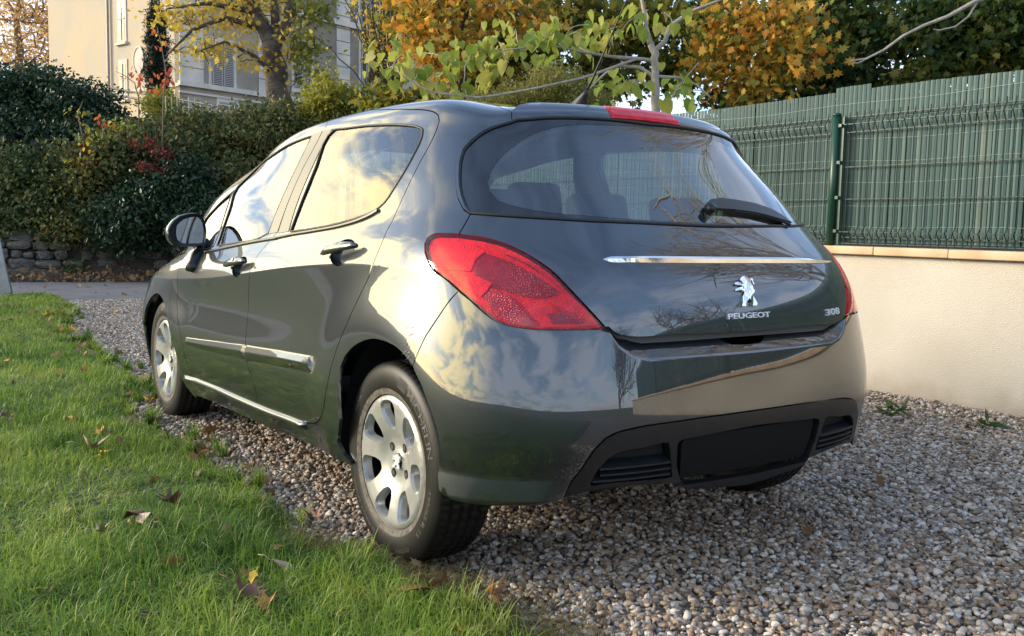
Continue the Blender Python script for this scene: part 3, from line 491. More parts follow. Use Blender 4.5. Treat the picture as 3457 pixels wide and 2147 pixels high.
gz=lambda x,y:-.012+.016*(vnoise(x,y,1.3,1)-.5)+.05*np.clip((x-2.75)/.38,0,1)**1.5
GRAVELBASE=mat('gravel_bed',(.10,.08,.06),.95,noise=(60,(.22,.19,.16),6),bump=(80,.9,.01))
tag(grid('gravel_drive',-1.6,3.13,-9,10.4,60,220,gz,GRAVELBASE),kind='structure')
LAWNB=mat('lawn_soil',(.06,.11,.022),.95,noise=(14,(.05,.06,.02),7),bump=(30,1.,.05))
def lawn():
    ys=np.linspace(-6,11.3,240); V=[];F=[]; n=30
    for y in ys:
        e=float(edge(y)); 
        for k in range(n):
            t=k/(n-1); x=e-(.001+14*t**2.2); z=.004+.022*min(1,(e-x)/.12)+.03*(vnoise(x,y,1.1,8)-.4)*min(1,(e-x)/.3); V.append((x,y,float(z)))
    for i in range(len(ys)-1):
        for k in range(n-1): F.append((i*n+k,(i+1)*n+k,(i+1)*n+k+1,i*n+k+1))
    return obj('lawn',V,F,LAWNB,None,True)
tag(lawn(),kind='structure')
# road runs across behind the lawn and the drive
RD0=np.array([-.15,14.35]); RE=np.array([.973,-.231]); RN=np.array([.231,.973])
ASPH=mat('asphalt',(.105,.105,.112),.85,noise=(2.2,(.14,.138,.14),8),bump=(240,.5,.004))
def rp(a,n,z=0.): p_=RD0+RE*a+RN*n; return (float(p_[0]),float(p_[1]),z)
def road():
    V=[];F=[]
    for i,a in enumerate(np.linspace(-60,60,80)):
        V+= [rp(a,-3.9+.12*math.sin(a*1.3)+.06*math.sin(a*4.1),-.012),rp(a,-2,.0),rp(a,.15,-.006)]
    for i in range(79): F+=[(i*3,i*3+3,i*3+4,i*3+1),(i*3+1,i*3+4,i*3+5,i*3+2)]
    return obj('road',V,F,ASPH,None,True)
tag(road(),kind='structure')
# ------------------------------------------------------------------ gravel stones (geometry nodes: nobody could count them)
STONE=mat('stones',(.4,.38,.35),.72,rnd=[(.60,.54,.47),(.26,.19,.13),(.76,.72,.66),(.22,.12,.06),(.42,.35,.27),(.055,.048,.044),(.48,.32,.19),(.64,.56,.45),(.26,.25,.25),(.24,.13,.075),(.82,.78,.72),(.36,.25,.16),(.11,.08,.06),(.44,.41,.37)],noise=(60,(.27,.21,.155),3))
def stones(name,area_mesh,density,smin,smax,seed):
    g=bpy.data.node_groups.new(name,'GeometryNodeTree'); g.interface.new_socket('Geometry',in_out='INPUT',socket_type='NodeSocketGeometry'); g.interface.new_socket('Geometry',in_out='OUTPUT',socket_type='NodeSocketGeometry')
    L=g.links.new; gi=nn(g,'NodeGroupInput'); go=nn(g,'NodeGroupOutput')
    ds=nn(g,'GeometryNodeDistributePointsOnFaces'); ds.inputs['Density'].default_value=density; ds.inputs['Seed'].default_value=seed; L(gi.outputs[0],ds.inputs[0])
    join=nn(g,'GeometryNodeJoinGeometry')
    for k in range(5):
        ic=nn(g,'GeometryNodeMeshIcoSphere'); ic.inputs['Radius'].default_value=1.; ic.inputs['Subdivisions'].default_value=2
        pos=nn(g,'GeometryNodeInputPosition'); nz=nn(g,'ShaderNodeTexNoise'); nz.noise_dimensions='4D'; nz.inputs['W'].default_value=k*7.7+seed; nz.inputs['Scale'].default_value=.75; nz.inputs['Detail'].default_value=1.5
        L(pos.outputs[0],nz.inputs['Vector'])
        s1=nn(g,'ShaderNodeVectorMath',operation='SUBTRACT'); L(nz.outputs['Color'],s1.inputs[0]); s1.inputs[1].default_value=(.5,.5,.5)
        s2=nn(g,'ShaderNodeVectorMath',operation='SCALE'); L(s1.outputs[0],s2.inputs[0]); s2.inputs['Scale'].default_value=1.7
        sp=nn(g,'GeometryNodeSetPosition'); L(ic.outputs[0],sp.inputs[0]); L(s2.outputs[0],sp.inputs['Offset'])
        tr=nn(g,'GeometryNodeTransform'); L(sp.outputs[0],tr.inputs[0]); tr.inputs['Scale'].default_value=[(1,.75,.6),(1,.9,.7),(1.2,.7,.55),(.9,.8,.75),(1.1,.95,.5)][k]
        sm=nn(g,'GeometryNodeSetShadeSmooth'); sm.inputs['Shade Smooth'].default_value=(k%2==0); L(tr.outputs[0],sm.inputs[0])
        mt=nn(g,'GeometryNodeSetMaterial'); mt.inputs['Material'].default_value=STONE; L(sm.outputs[0],mt.inputs[0])
        ti=nn(g,'GeometryNodeGeometryToInstance'); L(mt.outputs[0],ti.inputs[0]); L(ti.outputs[0],join.inputs[0])
    io=nn(g,'GeometryNodeInstanceOnPoints'); L(ds.outputs[0],io.inputs['Points']); L(join.outputs[0],io.inputs['Instance']); io.inputs['Pick Instance'].default_value=True
    rr=nn(g,'FunctionNodeRandomValue',data_type='FLOAT_VECTOR'); rr.inputs[0].default_value=(-.5,-.5,0); rr.inputs[1].default_value=(.5,.5,6.28); L(rr.outputs[0],io.inputs['Rotation'])
    rs=nn(g,'FunctionNodeRandomValue',data_type='FLOAT'); rs.inputs[2].default_value=0.; rs.inputs[3].default_value=1.; rs.inputs['Seed'].default_value=5
    pw=mth(g,'POWER',rs.outputs[1],1.8); sc=mth(g,'MULTIPLY_ADD',pw,smax-smin,smin); L(sc,io.inputs['Scale'])
    rz=nn(g,'FunctionNodeRandomValue',data_type='FLOAT_VECTOR'); rz.inputs[0].default_value=(0,0,-.007); rz.inputs[1].default_value=(0,0,.013); rz.inputs['Seed'].default_value=9
    s3=nn(g,'GeometryNodeSetPosition'); L(io.outputs[0],s3.inputs[0]); L(rz.outputs[0],s3.inputs['Offset']); L(s3.outputs[0],go.inputs[0])
    o=bpy.data.objects.new(name,area_mesh); COL.objects.link(o); m_=o.modifiers.new('scatter','NODES'); m_.node_group=g
    return tag(o,'loose pale and brown gravel stones covering the drive',None,None,'stuff')
def area_mesh(name,x0f,x1f,y0,y1,n=120):
    ys=np.linspace(y0,y1,n); V=[];k=14
    for y in ys:
        a,b_=x0f(y),x1f(y)
        for j in range(k): x=a+(b_-a)*j/(k-1); V.append((x,y,float(gz(np.array(x),np.array(y)))+.004))
    F=[(i*k+j,i*k+j+1,(i+1)*k+j+1,(i+1)*k+j) for i in range(n-1) for j in range(k-1)]
    return mesh_np(name,V,F,STONE)
eg=lambda y:float(edge(np.array(y)))-.05
stones('gravel',area_mesh('gravel_near',eg,lambda y:3.12,-1.75,1.6),5600,.0062,.0155,1)
stones('gravel',area_mesh('gravel_far',eg,lambda y:3.12 if y<3 else 1.6,1.6,10.5),3300,.0080,.0155,2)
# ------------------------------------------------------------------ garden wall with coping and the green screen fence
REND=mat('wall_render',(.54,.495,.425),.93,noise=(1.1,(.46,.41,.34),9),bump=(130,.9,.006))
WX=3.135
def splash(m,z0,z1,c):
    """rain splash: soil stain with a ragged upper edge along the foot of the wall"""
    t=m.node_tree; b_=t.nodes['Principled BSDF']; src=b_.inputs['Base Color'].links[0].from_socket; tc_=nn(t,'ShaderNodeTexCoord'); sp=nn(t,'ShaderNodeSeparateXYZ'); t.links.new(tc_.outputs['Object'],sp.inputs[0])
    n=nn(t,'ShaderNodeTexNoise'); n.inputs['Scale'].default_value=5; n.inputs['Detail'].default_value=8; t.links.new(tc_.outputs['Object'],n.inputs['Vector'])
    h=mth(t,'MULTIPLY_ADD',n.outputs[0],.35,sp.outputs[2]); mr=nn(t,'ShaderNodeMapRange',interpolation_type='SMOOTHSTEP'); mr.inputs[1].default_value=z1+.17; mr.inputs[2].default_value=z0+.17; mr.inputs[4].default_value=.75; t.links.new(h,mr.inputs[0])
    x=nn(t,'ShaderNodeMix',data_type='RGBA'); t.links.new(mr.outputs[0],x.inputs[0]); t.links.new(src,x.inputs[6]); x.inputs[7].default_value=col(c); t.links.new(x.outputs[2],b_.inputs['Base Color'])
splash(REND,.02,.22,(.36,.30,.23))
wl=tag(empty('boundary_wall',(WX,1,0)),'long cream rendered boundary wall with stone coping beside the gravel drive','wall')
b=MB(); b.box((.125,0,.455),(.125,10,.465)); b.build('rendered_face',REND,wl)
COPE=mat('coping_stone',(.62,.46,.30),.85,noise=(5,(.50,.33,.19),7),bump=(60,.4,.004))
cs=rbox('coping_stone',(.31,.497,.052),(.105,0,.9435),COPE,wl,.007,2); cs.location=(.105,-9.75,.9465)
for i in range(1,40):
    o=cs.copy(); COL.objects.link(o); o.location=(.105+random.uniform(-.002,.002),-9.75+i*.5,.9465+random.uniform(-.0015,.0015))
FGREEN=mat('green_coated_metal',(.005,.040,.024),.38,noise=(20,(.008,.052,.03)))
SLAT=mat('green_screen_slat',(.12,.19,.15),.55,attr=[(.016,.050,.052),(.032,.080,.080),(.050,.105,.102),(.13,.165,.135)],noise=(2.5,(.028,.070,.070),4))
FY0,FY1=-8.2,9.3
fx=WX+.03
# posts with clamps
def post(y,i):
    f=tag(empty('fence_post',(fx-.03,y,.97)),['round green steel fence post nearest the tailgate, between two mesh panels','','',''][0] if i==3 else None,'fence post','green posts carrying the mesh panels')
    b=MB(); b.tube([(0,0,0),(0,0,.86)],.027,16); b.build('post_tube',FGREEN,f,True)
    V,F=lathe([(0,0),(0,.0),(.0,.0295),(.012,.0295),(.018,.022),(.021,0)],16); V=[(z_,y_,x_) for x_,y_,z_ in V]; obj('post_cap',V,F,FGREEN,f,True,loc=(0,0,.855))
    b=MB(); b.box((.014,-.040,.43),(.005,.014,.42)); 
    b.build('clamp_rail',FGREEN,f)
    for z_ in (.10,.32,.55,.79):
        b=MB(); b.box((.004,-.036,z_),(.016,.012,.010)); b.build('clamp',FGREEN,f)
    return f
posts=[(-6.2,'mesh fence post standing furthest back along the wall behind the viewer'),(-3.68,'mesh fence post on the wall right of the picture edge'),(-1.16,'mesh fence post just outside the right edge of the picture'),(1.36,'round green steel fence post rising beside the car\'s rear window'),(3.88,'green fence post hidden behind the car roof, seen through its windows'),(6.4,'farthest green fence post near the road end of the wall'),(8.92,'last green fence post at the very end of the wall')]
for i,(y,l) in enumerate(posts): f=post(y,i); f['label']=l
# welded mesh panels with V folds
zs=[1.0,1.03,1.08,1.28,1.48,1.71,1.77,1.82]
WIREM=mat('green_wire',(.002,.022,.014),.45)
def panel(y0,y1,lab):
    f=tag(empty('mesh_panel',(fx,(y0+y1)/2,.99)),lab,'mesh panel','green welded wire panels on the wall')
    for z_,dx in ((.04,0),(.075,-.028),(.0,0),(.29,0),(.50,0),(.725,0),(.775,-.030),(.825,0)):
        b=MB(); b.tube([(dx,y0-(y0+y1)/2,z_),(dx,y1-(y0+y1)/2,z_)],.0046,5); b.build('wire_rail',WIREM,f)
    n=int((y1-y0)/.05); b0=MB(); b0.tube([(-.004,0,-.012),(-.004,0,.035),(-.034,0,.075),(-.004,0,.115),(-.004,0,.725),(-.036,0,.775),(-.004,0,.825),(-.004,0,.855)],.0034,5,False); me=mesh_np('upright_wire',b0.V,b0.F,WIREM)
    for k in range(n): link('upright_wire',me,f,(0,y0+(k+.5)*(y1-y0)/n-(y0+y1)/2,0))
names=['mesh panel behind the viewer, farthest along the wall','mesh panel of the wall fence behind the picture\'s right edge','mesh panel filling the right edge of the picture, right of the post','','','']
for i in range(len(posts)-1):
    y0,y1=posts[i][0]+.06,posts[i+1][0]-.06
    panel(y0,y1,['farthest mesh panel behind the viewer','second mesh panel behind the viewer','green wire mesh panel at the right edge, right of the visible post','green wire mesh panel between the visible post and the car roof','mesh panel behind the car, seen through its side windows','mesh panel at the road end of the wall'][i])
# slat screen: each slat a piece of its own
scr=tag(empty('slat_screen',(fx+.035,0,1.0)),'faded green plastic slat privacy screen tied behind the wire mesh on the wall','privacy screen')
slm=[]
for k in range(8):
    V=[(.002,-.0148,0),(-.0025,.0,0),(.002,.0148,0),(.002,-.0148,1.),(-.0025,.0,1.),(.002,.0148,1.)]; c_=k/7
    slm.append(mesh_np('slat',V,[(0,3,4,1),(1,4,5,2)],SLAT,False,[c_,c_*.8]))
y=FY0; vis=0; rest=MB(); cnt=0
while y<FY1:
    gap=.0335+random.uniform(-.0008,.0012)
    if random.random()<.02: gap+=.012
    top=.985+.008*math.sin(y*1.9)+random.uniform(-.0015,.0015)+(.03 if 1.15<y<1.42 else 0)+(-.03 if -9<y<-8 else 0)
    c=int(np.clip(2.8+2.6*(vnoise(y,0*y,1.3,2)*2-1)+random.gauss(0,1.5),0,7))
    rz_=random.gauss(0,.03); lean=random.gauss(0,.0006)
    if -.35<y and cnt<298:
        o=link('slat',slm[c],scr,(random.uniform(-.0012,.0012),y,0)); o.scale=(1,1,top); o.rotation_euler=(lean,0,rz_); cnt+=1
    else:
        w_=.0148; x0=random.uniform(-.003,.003); rest.add([(x0+.002,y-w_,0),(x0-.0025,y,0),(x0+.002,y+w_,0),(x0+.002,y-w_,top),(x0-.0025,y,top),(x0+.002,y+w_,top)],[(0,3,4,1),(1,4,5,2)],c/7)
    y+=gap
rest.build('far_slats',SLAT,scr,False,True)['kind']='stuff'
b=MB(); b.box((.012,.5,.46),(.002,8.7,.46)); b.build('screen_gap_shade',mat('screen_shadow',(.015,.03,.024),.9),scr)  # dark sheet added behind the slats: shade of their gaps as colour
TW=mat('tie_thread',(.26,.32,.26),.6)
for z_ in (.09,.24,.40,.53,.66,.79,.90):
    b=MB(); ys=np.linspace(FY0+.3,FY1-.3,200); b.tube(np.stack([-.0065+0*ys,ys,z_+.012*np.sin(ys*1.1+z_*9)+.006*np.sin(ys*5+z_)],1),.0009,3,False); b.build('tie_thread',TW,scr)
# ------------------------------------------------------------------ embankment beyond the road
BANKM=mat('bank_soil',(.05,.04,.03),.95,noise=(2,(.09,.07,.05)))
def bank():
    V=[];F=[];A=np.linspace(-26,30,90); prof=[(.1,-.02),(.5,.10),(.9,.25),(1.1,.75),(1.5,1.05),(2.4,1.7),(3.6,2.6),(5.,3.2),(8,3.5),(30,3.7),(150,3.8)]
    for a in A:
        for n,z in prof: V.append(rp(a,n+.1*math.sin(a*2.3+n),z*(1+.05*math.sin(a*1.7))))
    k=len(prof); F=[(i*k+j,(i+1)*k+j,(i+1)*k+j+1,i*k+j+1) for i in range(len(A)-1) for j in range(k-1)]
    return tag(obj('embankment',V,F,BANKM,None,True),kind='structure')
bank()
# rubble retaining wall at the foot of the bank
RUB=mat('rubble_stone',(.06,.053,.043),.9,noise=(9,(.17,.155,.13),6),bump=(40,.6,.01))  # shade and soil at the bank's foot are put into this dark colour
rw_=tag(empty('retaining_wall',rp(2,.9)),'low weathered rubble stone retaining wall at the foot of the bank','stone wall')
smesh=[]
for k in range(6):
    bm=bmesh.new(); bmesh.ops.create_icosphere(bm,subdivisions=2,radius=.5)
    for v in bm.verts:
        q=v.co*1.; n_=.10*math.sin(q.x*9+k*2)+.08*math.sin(q.y*11+k)+.07*math.cos(q.z*8+k*3); v.co=Vector([math.copysign(abs(c_*2)**.6/2,c_) for c_ in q])*(1+n_)
    me=bpy.data.meshes.new('stone'); bm.to_mesh(me); bm.free(); me.materials.append(RUB); smesh.append(me)
base=np.array(rp(2,.9)); cnt=0
for row in range(5):
    a=-4.6+random.random()*.3
    while a<7.5 and cnt<230:
        L_=random.uniform(.16,.46); h=random.uniform(.11,.17)
        p_=np.array(rp(a+L_/2,.78+row*.07+random.uniform(-.03,.03),.12+row*.15+random.uniform(-.015,.015)))-base
        if random.random()<.62:
            o=link('stone',random.choice(smesh),rw_,p_); o.scale=(L_*1.04,.22,h*1.05); o.rotation_euler=(random.gauss(0,.06),random.gauss(0,.06),math.atan2(RE[1],RE[0])+random.gauss(0,.08)); cnt+=1
        a+=L_+.015
# ------------------------------------------------------------------ the house on the bank
HD=44.; hc=at(608,400,HD)                       # near corner
dl=np.array([math.sin(R(-16-0)),math.cos(R(-16)),0]); drr=np.array([math.sin(R(74)),math.cos(R(74)),0])
dl=np.array([-math.cos(R(16+0))*0+math.sin(R(-16)),math.cos(R(-16)),0.])
WALLW=mat('house_sunlit_render',(.40,.365,.30),.92,noise=(.35,(.50,.39,.26),8)); WALLG=mat('house_shaded_render',(.53,.45,.34),.92,noise=(.5,(.35,.30,.24),8))  # one render in two colours, split by sun on the side, shade in front
TRIM=mat('house_trim',(.64,.56,.45),.85,noise=(1,(.45,.42,.37))); SHUT=mat('shutter_paint',(.33,.30,.27),.7); WGL=mat('house_glass',(.03,.035,.04),.08,coat=1); ZINC=mat('zinc_pipe',(.25,.24,.24),.5); SLATE=mat('slate_roof',(.07,.075,.085),.6)
def ppt(u,v,ax):
    """pixel -> point on the vertical house plane through the near corner along ax"""
    d=at(u,v,1.)-np.array(CAM); n=np.array([ax[1],-ax[0],0]); t=((hc-np.array(CAM))@n)/(d@n); return np.array(CAM)+d*t
house=tag(empty('house',(float(hc[0]),float(hc[1]),3.6)),'large cream rendered villa with louvred shutters standing on the bank behind the hedge','house')
H0=np.array([hc[0],hc[1],0.]); ho=np.array([hc[0],hc[1],3.6])
def hpt(ax,a,z,out_=0.,nrm=None): return H0+ax*a+np.array([0,0,z])+(nrm*out_ if nrm is not None else 0)-ho
nR=np.array([drr[1],-drr[0],0]); nR=nR if nR@(np.array(CAM)-hc)>0 else -nR
nL=np.array([-dl[1],dl[0],0]); nL=nL if nL@(np.array(CAM)-hc)>0 else -nL
LW,RW_=13.,30.; ZT=17.
def hbox(name,ax,nrm,a0,a1,z0,z1,o0,o1,m,parent=house):
    V=[hpt(ax,a,z,o,nrm) for a in (a0,a1) for z in (z0,z1) for o in (o0,o1)]
    return obj(name,V,[(0,1,3,2),(4,6,7,5),(0,4,5,1),(2,3,7,6),(0,2,6,4),(1,5,7,3)],m,parent)
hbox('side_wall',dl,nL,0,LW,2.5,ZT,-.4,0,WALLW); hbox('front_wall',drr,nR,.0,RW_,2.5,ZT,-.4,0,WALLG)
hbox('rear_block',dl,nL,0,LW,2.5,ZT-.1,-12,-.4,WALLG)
def A(p_,ax): return float((p_-H0)@ax)
def win(ax,nrm,u0,v0,u1,v1,kind,lm=True):
    p0,p1=ppt(u0,v0,ax),ppt(u1,v1,ax); a0,a1=sorted((A(p0,ax),A(p1,ax))); pm=ppt((u0+u1)/2,v0,ax); z1=float(pm[2]); z0=float(ppt((u0+u1)/2,v1,ax)[2])
    f=hbox('window',ax,nrm,a0-.16,a1+.16,z0-.12,z1+.22,0,.05,TRIM)
    if kind=='shut':
        mid=(a0+a1)/2
        for x0,x1 in ((a0,mid-.02),(mid+.02,a1)):
            hbox('shutter',ax,nrm,x0,x1,z0,z1,.05,.075,mat('shutter_dark',(.10,.09,.08),.8) if 'shutter_dark' not in MATS else MATS['shutter_dark'],f)
            hbox('shutter_stile',ax,nrm,x0,x0+.07,z0,z1,.075,.11,SHUT,f); hbox('shutter_stile',ax,nrm,x1-.07,x1,z0,z1,.075,.11,SHUT,f)
            n=int((z1-z0)/.085)
            V0=hbox('louvre',ax,nrm,x0+.07,x1-.07,z0+.03,z0+.075,.078,.105,SHUT,f)
            for k in range(1,n): o=V0.copy(); COL.objects.link(o); o.location=(0,0,k*.085)
    else:
        hbox('pane',ax,nrm,a0,a1,z0,z1,.05,.06,WGL,f); hbox('mullion',ax,nrm,(a0+a1)/2-.03,(a0+a1)/2+.03,z0,z1,.06,.09,TRIM,f); hbox('transom',ax,nrm,a0,a1,z0+(z1-z0)*.55,z0+(z1-z0)*.55+.05,.06,.09,TRIM,f)
    hbox('window_sill',ax,nrm,a0-.25,a1+.25,z0-.24,z0-.12,0,.16,TRIM,f)
win(dl,nL,402,8,424,136,'glass'); win(dl,nL,408,216,428,330,'glass')
for u in (712,1002,1245,1345): 
    e_=A(ppt(u,200,drr),drr); 
win(drr,nR,712,146,787,290,'shut'); win(drr,nR,992,150,1048,300,'shut'); win(drr,nR,1218,120,1252,345,'shut')
win(drr,nR,712,-190,787,-40,'shut'); win(drr,nR,992,-160,1048,-30,'shut'); win(drr,nR,1215,-60,1250,90,'glass'); win(drr,nR,1330,-20,1350,90,'shut'); win(drr,nR,740,348,800,372,'glass'); win(drr,nR,1228,330,1250,350,'glass')
zc_=float(ppt(606,272,drr)[2])
hbox('cornice',drr,nR,-.1,RW_,zc_-.22,zc_,0,.22,TRIM); hbox('cornice',drr,nR,-.06,RW_,zc_-.55,zc_-.45,0,.10,TRIM)
zc2=float(ppt(606,-60,drr)[2]); hbox('cornice',drr,nR,-.1,RW_,zc2-.3,zc2,0,.25,TRIM)
# quoins: dressed blocks down the corner and pilaster
for a0,a1 in ((.0,1.25),(A(ppt(872,200,drr),drr),A(ppt(925,200,drr),drr)),(A(ppt(1135,200,drr),drr),A(ppt(1180,200,drr),drr))):
    z=zc_; 
    while z<ZT-.5:
        hbox('quoin',drr,nR,a0,a1,z+.02,z+.66,.0,.05,TRIM); z+=.68
for z in (6.4,): hbox('string_course',dl,nL,0,LW,zc_-.25,zc_-.1,0,.06,TRIM)
b=MB(); e_=A(ppt(371,100,dl),dl); p0=hpt(dl,e_,3,.12,nL); p1=hpt(dl,e_,ZT,.12,nL); b.tube([p0,p1],.07,8); b.build('downpipe',ZINC,house)
V,F=lathe([(0,0),(.05,.0),(.05,.42),(.09,.45),(.09,.52)],20); q=ppt(471,203,dl)-ho
th=math.atan2(nL[1],nL[0]); Vr=[(x*math.cos(th)-y_*math.sin(th),x*math.sin(th)+y_*math.cos(th),z_*1.35) for x,y_,z_ in V]; obj('oval_window',Vr,F,TRIM,house,loc=q)
hbox('roof_eaves',dl,nL,-.6,LW+.6,ZT,ZT+.3,-12.5,.7,SLATE)
# ------------------------------------------------------------------ railings along the top of the bank
RAILM=mat('rail_black',(.015,.015,.016),.5); PICK=mat('weathered_picket',(.50,.46,.40),.8)
def rails(name,pts,lab,pick=None):
    f=tag(empty(name,tuple(pts[0][0])),lab,'railing'); o0=np.array(pts[0][0])
    for P in pts:
        b=MB(); b.tube(np.array(P)-o0,.03,6); b.build('rail',RAILM,f,True)
    return f,o0
A_=[at(-60,215,21),at(145,240,20),]; B_=[p_-np.array([0,0,.15]) for p_ in A_]
rails('handrail',[A_,B_],'black tubular handrail above the dark ivy at the far left')
A2=[at(360,295,25),at(520,322,24),at(700,352,23),at(846,378,22)]; B2=[p_-np.array([0,0,.16]) for p_ in A2]
f,o0=rails('handrail',[A2,B2],'black handrail on the bank in front of the villa')
pf=tag(empty('picket_fence',tuple(at(730,420,19))),'row of thin pale pickets half sunk in the hedge under the handrail','picket fence')
q0=at(730,420,19); b=MB(); b.tube([(0,0,-.35),(0,0,.33)],.012,5); pm=mesh_np('picket',b.V,b.F,PICK)
for i in range(24):
    u=560+i*19.5; p_=at(u,385+(u-600)*.165+random.uniform(-6,6),19.)-q0; link('picket',pm,pf,p_)
b=MB(); b.tube([at(560,395,19.05)-q0,at(1030,470,19.05)-q0],.012,5); b.build('picket_rail',PICK,pf)
# ------------------------------------------------------------------ galvanised barrier at the left edge
GAL=mat('galvanised_steel',(.34,.37,.38),.42,metal=.6,noise=(6,(.26,.29,.30)))
g0=np.array([-.50,11.85,.02]); g1=np.array([-1.9,5.6,.02]); top=at(2,775,13.2)
bar=tag(empty('site_barrier',tuple(g0)),'leaning galvanised steel barrier with close upright bars cut by the left edge of the picture','barrier')
lean=np.array([-.18,0.05,1.0]); Hh=1.15
b=MB(); b.tube([(0,0,0),tuple(g1-g0)],.021,8); b.build('bottom_tube',GAL,bar,True)
b=MB(); b.tube([tuple(lean*Hh),tuple(g1-g0+lean*Hh)],.021,8); b.build('top_tube',GAL,bar,True)
b=MB(); b.tube([(0,0,0),tuple(lean*Hh)],.021,8); b.build('end_tube',GAL,bar,True)
b=MB(); b.tube([(0,0,0),tuple(lean*Hh)],.010,6); me=mesh_np('upright_bar',b.V,b.F,GAL)
for k in range(1,90): link('upright_bar',me,bar,tuple((g1-g0)*k/90))

# ------------------------------------------------------------------ the car
car=tag(empty('parked_car'),'dark grey metallic five-door hatchback parked on the gravel beside the lawn','car')
O_=OUT
def both(name,key,m,parent=None,holes=(),**k):
    """left-hand part and its mirrored twin"""
    P=O_[key] if isinstance(key,str) else key; par=parent if isinstance(parent,(list,tuple)) else (parent,parent)
    a=patch(name,P,m,par[0],holes,**k); b=patch(name,mir(P),m,par[1],[mir(h) for h in holes],**k); return a,b
def ell(c,a,b,n=28,rot=0.,p=2.):
    t=np.linspace(0,2*PI,n,endpoint=False); x=a*np.sign(np.cos(t))*np.abs(np.cos(t))**(2/p); y=b*np.sign(np.sin(t))*np.abs(np.sin(t))**(2/p)
    return np.stack([c[0]+x*math.cos(rot)-y*math.sin(rot),c[1]+x*math.sin(rot)+y*math.cos(rot)],1)
# --- doors, with holes for the windows and the handle cups
cupR=O_['_cupR'].mean(0); cupR=(cupR[0],(O_['_cupR'][0][1]+O_['_cupR'][1][1])/2); cupF=(O_['_cupF'][2:,0].mean(),(O_['_cupF'][0][1]+O_['_cupF'][1][1])/2)
CR_=ell(cupR,.155,.55); CF_=ell(cupF,.15,.58)
def fat(P,k=1.03):
    c=P.mean(0); return c+(P-c)*k
hR=[O_['rear_glass_side'],CR_]; hF=[O_['front_glass_side'],O_['quarter_light'],CF_]
RD=both('rear_door','rear_door',PAINT,car,hR,du=.09); FD=both('front_door','front_door',PAINT,car,hF,du=.09)
cup=lambda c,a,b: (lambda u,v: -.045*np.clip(1-((u-c[0])/a)**2-((v-c[1])/b)**2,0,1)**.5)
for (c,a,b,D) in ((cupR,.155,.55,RD),(cupF,.15,.58,FD)):
    for s,d in ((1,D[0]),(-1,D[1])):
        cc=(c[0]*s,c[1]); f=cup(cc,a,b); patch('handle_recess',ell(cc,a*.99,b*.99,36),BLACKP,d,df=f,gap=0,rim=0,du=.028)  # body-colour cup made black: its inner shade is put into the material
# --- glass
both('side_window',O_['rear_glass_side'],GLASS,RD,off=-.004,gap=.001,rim=0,du=.15)
both('side_window',O_['front_glass_side'],GLASS,FD,off=-.004,gap=.001,rim=0,du=.15)
both('quarter_window',O_['quarter_light'],GLASS,FD,off=-.004,gap=.001,rim=0,du=.15)
both('pillar_trim',O_['pillar_trim_rear'],SATIN,RD,off=.002,gap=.0005,rim=.004)
both('pillar_trim',O_['pillar_trim_front'],SATIN,FD,off=.002,gap=.0005,rim=.004)
def tubec(name,P,r,m,parent,off=0.,sc=(1,1),n=6,closed=False,sgn=1):
    P=np.array(P,float)*[sgn,1]; P=dens(P,.05) if closed else np.concatenate([dens(P,.05)[:-1]]) if False else P
    X=surf(P[:,0],P[:,1])+BODY.N(P[:,0],P[:,1])*off
    if closed: X=np.concatenate([X,X[:1]])
    b=MB(); b.tube(X,r,n,cap=not closed); o=b.build(name,m,parent,True); return o
